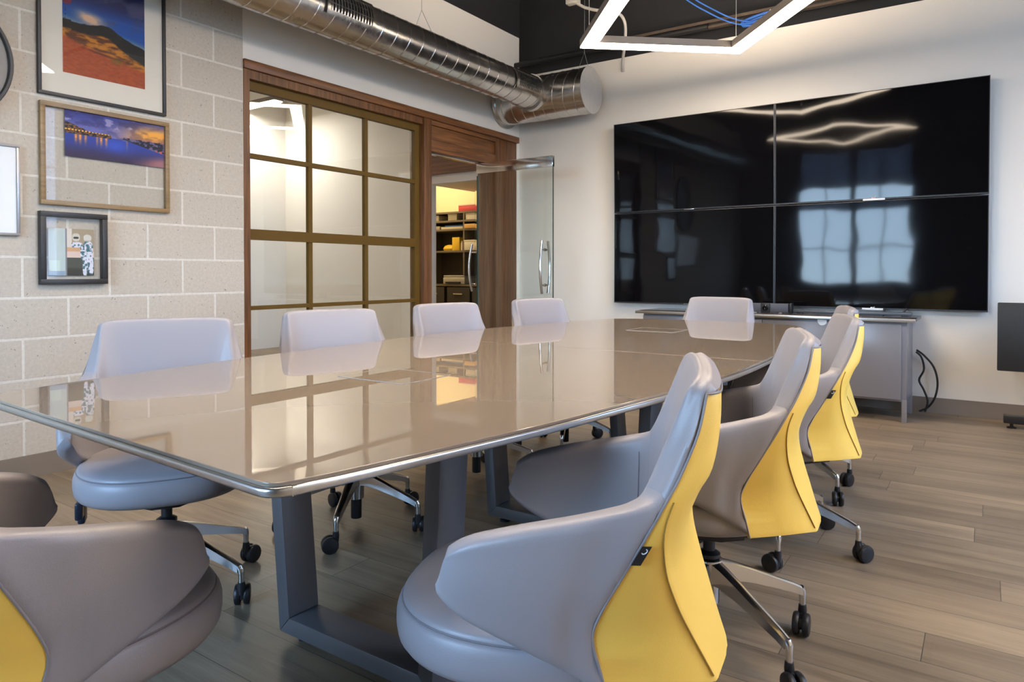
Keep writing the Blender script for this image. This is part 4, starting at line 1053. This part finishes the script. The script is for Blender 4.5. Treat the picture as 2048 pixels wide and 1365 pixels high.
def loop_of(s):
    (bx, bw, bz), (tx, tw, tz), (nx, nw), tb_, tt, bul = s
    L = []
    fr = [0.0, .22, .5, .78, 1.0]
    for f in fr:
        b_ = bul * math.sin(math.pi * f)
        L.append((bx + (tx - bx) * f - nx * b_, bw + (tw - bw) * f - nw * b_, bz + (tz - bz) * f - (.006 if f == 1 else 0) + (.006 if f == 0 else 0)))
    mid_t = ((L[4][0] + nx * tt * .5), (L[4][1] + nw * tt * .5), tz + .003)
    inn = []
    for f in fr[::-1]:
        th = tb_ + (tt - tb_) * f ** .8
        b_ = bul * math.sin(math.pi * f)
        inn.append((bx + (tx - bx) * f - nx * b_ + nx * th, bw + (tw - bw) * f - nw * b_ + nw * th, bz + (tz - bz) * f - (.006 if f == 1 else 0) + (.006 if f == 0 else 0)))
    mid_b = ((L[0][0] + nx * tb_ * .5), (L[0][1] + nw * tb_ * .5), bz - .004)
    return L + [mid_t] + inn + [mid_b]
half = [loop_of(s) for s in ST]
full = half + [[(x, -w, z) for (x, w, z) in lp] for lp in half[:-1][::-1]]
K = np.array(full)                                     # (stations, loop, 3)
NS = 5
G = cr_spline(K, NS)                                   # along the stations
G = np.array([cr_spline(row, 4, True) for row in G])   # round each loop
# yellow outer back panel: front edge, middle, corner seam, half, centre at each level
# (z, front edge, seam line, rear corner, rear quarter, rear centre), each (x, half width)
LV = [
 (.858, (-.243, .212), (-.251, .206), (-.266, .188), (-.272, .10), -.273),
 (.800, (-.230, .224), (-.240, .215), (-.264, .193), (-.270, .11), -.271),
 (.738, (-.204, .240), (-.216, .233), (-.252, .207), (-.260, .115), -.261),
 (.702, (-.184, .252), (-.195, .247), (-.231, .219), (-.240, .12), -.241),
 (.655, (-.158, .260), (-.181, .251), (-.214, .215), (-.226, .11), -.229),
 (.590, (-.122, .258), (-.184, .231), (-.208, .180), (-.229, .09), -.233),
 (.530, (-.090, .252), (-.200, .203), (-.224, .150), (-.243, .07), -.247),
 (.485, (-.076, .246), (-.217, .180), (-.238, .130), (-.256, .06), -.260),
 (.430, (-.088, .239), (-.242, .156), (-.258, .110), (-.272, .05), -.276),
 (.382, (-.099, .233), (-.264, .138), (-.276, .090), (-.288, .04), -.291),
]
rowsY = []
for (z, fe, co, b1, b2, ce) in LV:
    key = [fe, co, b1, b2, (ce, 0.0)]; hp = []
    for (p, q), n_ in zip(zip(key[:-1], key[1:]), (2, 4, 4, 4)):
        for k in range(n_): hp.append((p[0] + (q[0] - p[0]) * k / n_, p[1] + (q[1] - p[1]) * k / n_))
    row = np.array([(x, w, z) for x, w in hp] + [(ce, 0, z)] + [(x, -w, z) for x, w in hp[::-1]])
    for _ in range(3):
        r2 = row.copy(); r2[1:-1] = row[1:-1] * .5 + (row[:-2] + row[2:]) * .25; r2[2] = row[2]; r2[-3] = row[-3]; row = r2
    rowsY.append(row)
Yk = np.array(rowsY)
Yg = cr_spline(Yk, 4)
# the padded shell lies under the yellow panel wherever the panel covers it
CX = .06
lev_z = np.array([r_[:, 2].mean() for r_ in Yg])
def tuck(p, outer, clear=.009):
    x, w, z = p
    zc = min(max(z, lev_z.min()), lev_z.max())
    k = np.searchsorted(-lev_z, -zc); k = min(max(k, 1), len(lev_z) - 1)
    t_ = (lev_z[k - 1] - zc) / (lev_z[k - 1] - lev_z[k]); row = Yg[k - 1] * (1 - t_) + Yg[k] * t_
    th = np.arctan2(row[:, 1], CX - row[:, 0]); rr = np.hypot(row[:, 1], CX - row[:, 0]); o_ = np.argsort(th)
    a_ = math.atan2(w, CX - x); r0 = math.hypot(w, CX - x)
    d_ = abs(a_) - th.max()
    up = max(0, z - lev_z.max())
    cl_ = .003 if d_ > -.05 else clear
    if up > .002: cl_ = -.001
    lim = np.interp(a_, th[o_], rr[o_]) - cl_ * (1 - min(1, max(0, d_ / .10)))
    lim -= 18 * up * up
    if outer and d_ < .30:
        f_ = min(1, max(0, d_ / .30)); f_ = f_ * f_ * (3 - 2 * f_)
        if d_ > 0:
            e_ = row[-1] if w > 0 else row[0]
            lim = lim + (abs(e_[1]) / max(.05, math.sin(abs(a_))) - np.interp(a_, th[o_], rr[o_])) + .006 * min(1, d_ / .012)
        r1 = lim * (1 - f_) + r0 * f_
        return np.array((CX - math.cos(a_) * r1, math.sin(a_) * r1, z))
    if not outer and r0 > lim and d_ < .02:
        return np.array((CX - math.cos(a_) * lim, math.sin(a_) * lim, z))
    return p
for i_ in range(G.shape[0]):
    for j_ in range(G.shape[1]):
        G[i_, j_] = tuck(G[i_, j_], j_ <= 16 and 4 * NS <= i_ <= G.shape[0] - 1 - 4 * NS)
iL = JN * NS; iR = (len(full) - 1 - JN) * NS
def shell_piece(a, b, shrink0, shrink1):
    P = G[a:b + 1].copy()
    rows = [P[k] for k in range(len(P))]
    def lip(row, nxt):
        c = row.mean(0); d = row - nxt; d = d.mean(0); d = d / (np.linalg.norm(d) + 1e-9)
        return [row * .93 + c * .07 + d * .004, row * .975 + c * .025 + d * .0025]
    if shrink0: rows = lip(rows[0], rows[1]) + rows
    if shrink1: rows = rows + lip(rows[-1], rows[-2])[::-1]
    return np.array(rows)
ch = thing('conference_chair', 'x', 'chair', (0, 0, 0), 0, 'conference chairs around the table')
arm_l = grid_obj('armrest', shell_piece(0, iL, 0, 1), M_LEATHER, ch, True, True, 60)
arm_r = grid_obj('armrest', shell_piece(iR, len(G) - 1, 1, 0), M_LEATHER, ch, True, True, 60)
back = grid_obj('backrest', shell_piece(iL, iR, 1, 1), M_LEATHER, ch, True, True, 60)
# stitched seam inside each armrest, following a station of the inner face
for s_, arm in ((iL - 5, arm_l), (iR + 5, arm_r)):
    row = G[s_]; pts = [tuple(p + np.array((.002, 0, 0))) for p in row[26:42]]
    bm = bmesh.new(); add_tube(bm, pts, .0009, 5); bm_obj('stitching', bm, M_SEAM, arm)

def solid_from_grid(name, P, th, mat, parent, bev):
    n, m = P.shape[:2]
    N = np.stack([P[..., 0] - CX, P[..., 1], np.zeros((n, m))], -1); N /= np.linalg.norm(N, axis=2, keepdims=True)
    Q = P - N * th
    bm = bmesh.new()
    A = [[bm.verts.new(P[i, j]) for j in range(m)] for i in range(n)]; B = [[bm.verts.new(Q[i, j]) for j in range(m)] for i in range(n)]
    for i in range(n - 1):
        for j in range(m - 1):
            bm.faces.new((A[i][j], A[i][j + 1], A[i + 1][j + 1], A[i + 1][j])); bm.faces.new((B[i][j], B[i + 1][j], B[i + 1][j + 1], B[i][j + 1]))
    edge = []
    for j in range(m - 1):
        for i in (0, n - 1): bm.faces.new((A[i][j], B[i][j], B[i][j + 1], A[i][j + 1])); edge.append((A[i][j], A[i][j + 1]))
    for i in range(n - 1):
        for j in (0, m - 1): bm.faces.new((A[i][j], A[i + 1][j], B[i + 1][j], B[i][j])); edge.append((A[i][j], A[i + 1][j]))
    es = [bm.edges.get(e) for e in edge]
    bmesh.ops.bevel(bm, geom=[e for e in es if e], offset=bev, segments=3, profile=.5, affect='EDGES')
    return bm_obj(name, bm, mat, parent, 50)
pan = solid_from_grid('back_panel', Yg, .0095, M_YELLOW, ch, .0028)
pan['label'] = 'yellow leather outer back panel'
js = 2
for j in (js, Yg.shape[1] - 1 - js):
    pts = [tuple(Yg[i, j] + np.array((-.0003, .0003 * np.sign(Yg[i, j][1]), 0))) for i in range(12, Yg.shape[0] - 1)]
    bm = bmesh.new(); add_tube(bm, pts, .0013, 5); bm_obj('seam', bm, M_SEAMY, pan)
edge_pts = [Yg[i, 0] for i in range(Yg.shape[0])]
edge_r = [Yg[i, -1] for i in range(Yg.shape[0])]
loop_top = list(Yg[0])
pp = [tuple(p) for p in edge_pts[::-1]] + [tuple(p) for p in loop_top[1:-1]] + [tuple(p) for p in edge_r]
bm = bmesh.new(); add_tube(bm, pp, .0022, 6); bm_obj('piping', bm, M_PIPING, ch, 60)
# seat cushion
def sup(a, b, n, k, N=64):
    t_ = 2 * math.pi * k / N; c, s = math.cos(t_), math.sin(t_)
    return a * math.copysign(abs(c) ** (2 / n), c), b * math.copysign(abs(s) ** (2 / n), s)
lay = [(.370, .82), (.372, .91), (.379, .957), (.391, .988), (.410, 1.0), (.430, .998), (.442, .985), (.448, .972), (.4505, .955), (.4545, .958), (.462, .930), (.469, .86), (.475, .72), (.4785, .5), (.480, .25), (.480, .02)]
P = np.zeros((len(lay), 64, 3))
for i, (z, s) in enumerate(lay):
    for k in range(64):
        x, y = sup(.268, .248, 2.45, k)
        x *= s; y *= s
        if x < 0: y *= 1 - .22 * (x / .268) ** 2
        P[i, k] = (.044 + x, y, z)
seat = grid_obj('seat', P, M_LEATHER, ch, True, True, 60)
ring = []
for k in range(64):
    x, y = sup(.268, .248, 2.45, k); x *= .957; y *= .957
    if x < 0: y *= 1 - .22 * (x / .268) ** 2
    ring.append((.044 + x, y, .4515))
bm = bmesh.new(); add_tube(bm, ring, .0022, 5, closed=True); bm_obj('seat_seam', bm, M_SEAM, seat)
# mechanism, column, base
mech_poly = [(-.17, -.10), (-.06, -.17), (.10, -.17), (.17, -.09), (.17, .09), (.10, .17), (-.06, .17), (-.17, .10)]
bm = bmesh.new(); prism_bm(bm, mech_poly, .352, .372, .004); prism_bm(bm, [(x * .55, y * .45) for x, y in mech_poly], .305, .354, .006)
mech = bm_obj('mechanism', bm, M_BLACK, ch, 40)
for (x0, x1, z0) in ((-.020, .032, .272), (.042, .086, .300)):
    bm = bmesh.new(); add_box(bm, x0, x1, -.243, -.222, z0, .352, bev=.006); add_box(bm, x0 + .01, x1 - .01, -.228, -.14, .340, .355, bev=.003)
    lv = bm_obj('lever', bm, M_LEVER, mech, 40)
lathe('gas_column', [(0, .030), (.021, .030), (.022, .034), (.022, .125), (.024, .125), (.024, .236), (.031, .238), (.031, .248), (.022, .254), (.0165, .256), (.0165, .332), (0, .332)], M_BLACK, ch, 24)
lathe('base_hub', [(.0235, .112), (.031, .112), (.035, .20), (.038, .215), (.036, .232), (.0245, .236)], M_ALU, ch, 28)
def make_leg():
    bm = bmesh.new(); secs = []
    for (r, zt, h, w) in ((.026, .231, .060, .046), (.06, .222, .050, .040), (.12, .200, .040, .034), (.19, .172, .032, .030), (.255, .146, .025, .027), (.280, .134, .024, .026)):
        secs.append([(r, -w / 2, zt - h), (r, -w * .42, zt - .004), (r, -w * .15, zt), (r, w * .15, zt), (r, w * .42, zt - .004), (r, w / 2, zt - h), (r, 0, zt - h * 1.0 - .002)])
    V = [[bm.verts.new(p) for p in s] for s in secs]
    for i in range(len(V) - 1):
        for k in range(7): bm.faces.new((V[i][k], V[i][(k + 1) % 7], V[i + 1][(k + 1) % 7], V[i + 1][k]))
    bm.faces.new(V[0][::-1]); bm.faces.new(V[-1])
    add_tube(bm, [(.278, 0, .128), (.284, 0, .118), (.286, 0, .104), (.286, 0, .078)], [.0115, .0115, .0095, .0085], 12)
    return bm_obj('base_leg', bm, M_ALU, ch, 38)
def make_caster(leg, sw):
    bm = bmesh.new(); X = Matrix.Rotation(R(90), 4, 'X')
    prof = [(0, -.0095), (.024, -.0095), (.029, -.008), (.0315, -.004), (.0315, .004), (.029, .008), (.024, .0095), (0, .0095)]
    for y in (-.0135, .0135): add_lathe(bm, prof, 24, Matrix.Translation((.022, y, .0318)) @ X)
    add_lathe(bm, [(0, -.0045), (.016, -.0045), (.016, .0045), (0, .0045)], 16, Matrix.Translation((.022, 0, .0318)) @ X)
    add_lathe(bm, [(0, .040), (.0105, .040), (.0125, .062), (.0105, .079), (0, .080)], 14)
    add_box(bm, -.006, .022, -.0035, .0035, .024, .06)
    c = bm_obj('caster', bm, M_BLACK, leg, 40); c.location = (.286, 0, 0); c.rotation_euler = (0, 0, sw)
    return c
leg0 = make_leg(); leg0.rotation_euler = (0, 0, 0); cs0 = make_caster(leg0, R(70))
for k in range(1, 5):
    l = leg0.copy(); COL.objects.link(l); l.parent = ch; l.rotation_euler = (0, 0, R(72 * k))
    c = cs0.copy(); COL.objects.link(c); c.parent = l; c.rotation_euler = (0, 0, R((70, -40, 150, 20, -110)[k]))
# (x, y, heading, base angle in the world, label)
CH = [
 (-.648, 1.130, 201.5, 10, 'nearest yellow backed chair on the right side of the table', True),
 (-.642, 1.930, 198, -29.5, 'second yellow backed chair from the front on the right side of the table', False),
 (-.655, 2.765, 198, -4, 'third yellow backed chair on the right side, half hidden behind the second', True),
 (-.775, 3.555, 196, -36, 'farthest yellow backed chair on the right side, next to the credenza', False),
 (-2.177, 1.210, -31, 17, 'grey chair before the block wall with its blue levers showing under the seat', False),
 (-2.139, 1.990, -17, 14, 'grey chair across the table in front of the gridded window', False),
 (-2.125, 2.790, -11, -30, 'grey chair across the table in front of the doorway post', False),
 (-2.074, 3.600, -14, 8, 'grey chair across the table in front of the open glass door', False),
 (-1.464, 4.30, -95, 20, 'grey chair at the far head of the table, below the screens', False),
 (-1.350, .500, 93, 40, 'chair at the near head of the table, cut off by the lower left picture corner', False),
]
def finish(root, base_deg, heading):
    k = 0
    for c in root.children:
        if c.name.split('.')[0] == 'base_leg':
            c.rotation_euler = (0, 0, R(base_deg - heading + 72 * k))
            for g in c.children: g.rotation_euler = (0, 0, R((70, -40, 150, 20, -110)[k] + base_deg * 3))
            k += 1
roots = []
for i, (x, y, h, b, lb, tg) in enumerate(CH):
    if i == 0:
        o = ch; o.location = (x, y, 0); o.rotation_euler = (0, 0, R(h)); o['label'] = lb
    else:
        o = dup(ch, (x, y, 0), R(h), lb)
    roots.append((o, b, h, tg))
for o, b, h, tg in roots:
    finish(o, b, h)
    if tg:
        # small woven tag sewn into the left seam
        i0 = 17; p = Yg[i0, 0]; q = Yg[i0 + 2, 0]
        d = Vector(q - p).normalized(); out = Vector((-.2, 1, 0)).normalized(); bk = Vector((-1, -.18, 0)).normalized()
        P0 = Vector(p) + out * .004
        bm = bmesh.new()
        c4 = [P0, P0 + d * .034, P0 + d * .034 + bk * .014, P0 + bk * .014]
        f = [bm.verts.new(v) for v in c4]; g = [bm.verts.new(v + out * .0012) for v in c4]
        bm.faces.new(f[::-1]); bm.faces.new(g)
        for k in range(4): bm.faces.new((f[k], f[(k + 1) % 4], g[(k + 1) % 4], g[k]))
        tgo = bm_obj('fabric_tag', bm, M_CABLE, o); tgo['label'] = 'small black fabric tag in the seam'
        C0 = P0 + d * .009 + bk * .0075 + out * .0016
        pts = [C0 + d * (.0042 * math.cos(a_)) + bk * (.0036 * math.sin(a_)) for a_ in [R(-60 + 30 * q_) for q_ in range(9)]]
        bm = bmesh.new(); add_tube(bm, pts, .0008, 5); bm_obj('tag_mark', bm, M_LOGO, tgo)
# printed pictogram on the outer lever of the chair by the block wall
lv_root = roots[4][0]
for c in lv_root.children:
    if c.name.split('.')[0] == 'mechanism':
        lv = [g for g in c.children][0]
        bm = bmesh.new()
        for (dx, dz, w, h) in ((-.006, .008, .006, .005), (-.002, .003, .005, .004), (.004, .002, .005, .007), (.003, -.006, .005, .004)):
            add_box(bm, +.006 + dx - w / 2, .006 + dx + w / 2, -.2442, -.2428, .314 + dz - h / 2, .314 + dz + h / 2)
        for v in bm.verts: v.co.x = v.co.x
        me_o = bm_obj('lever_icon', bm, M_LOGO, c)
        break
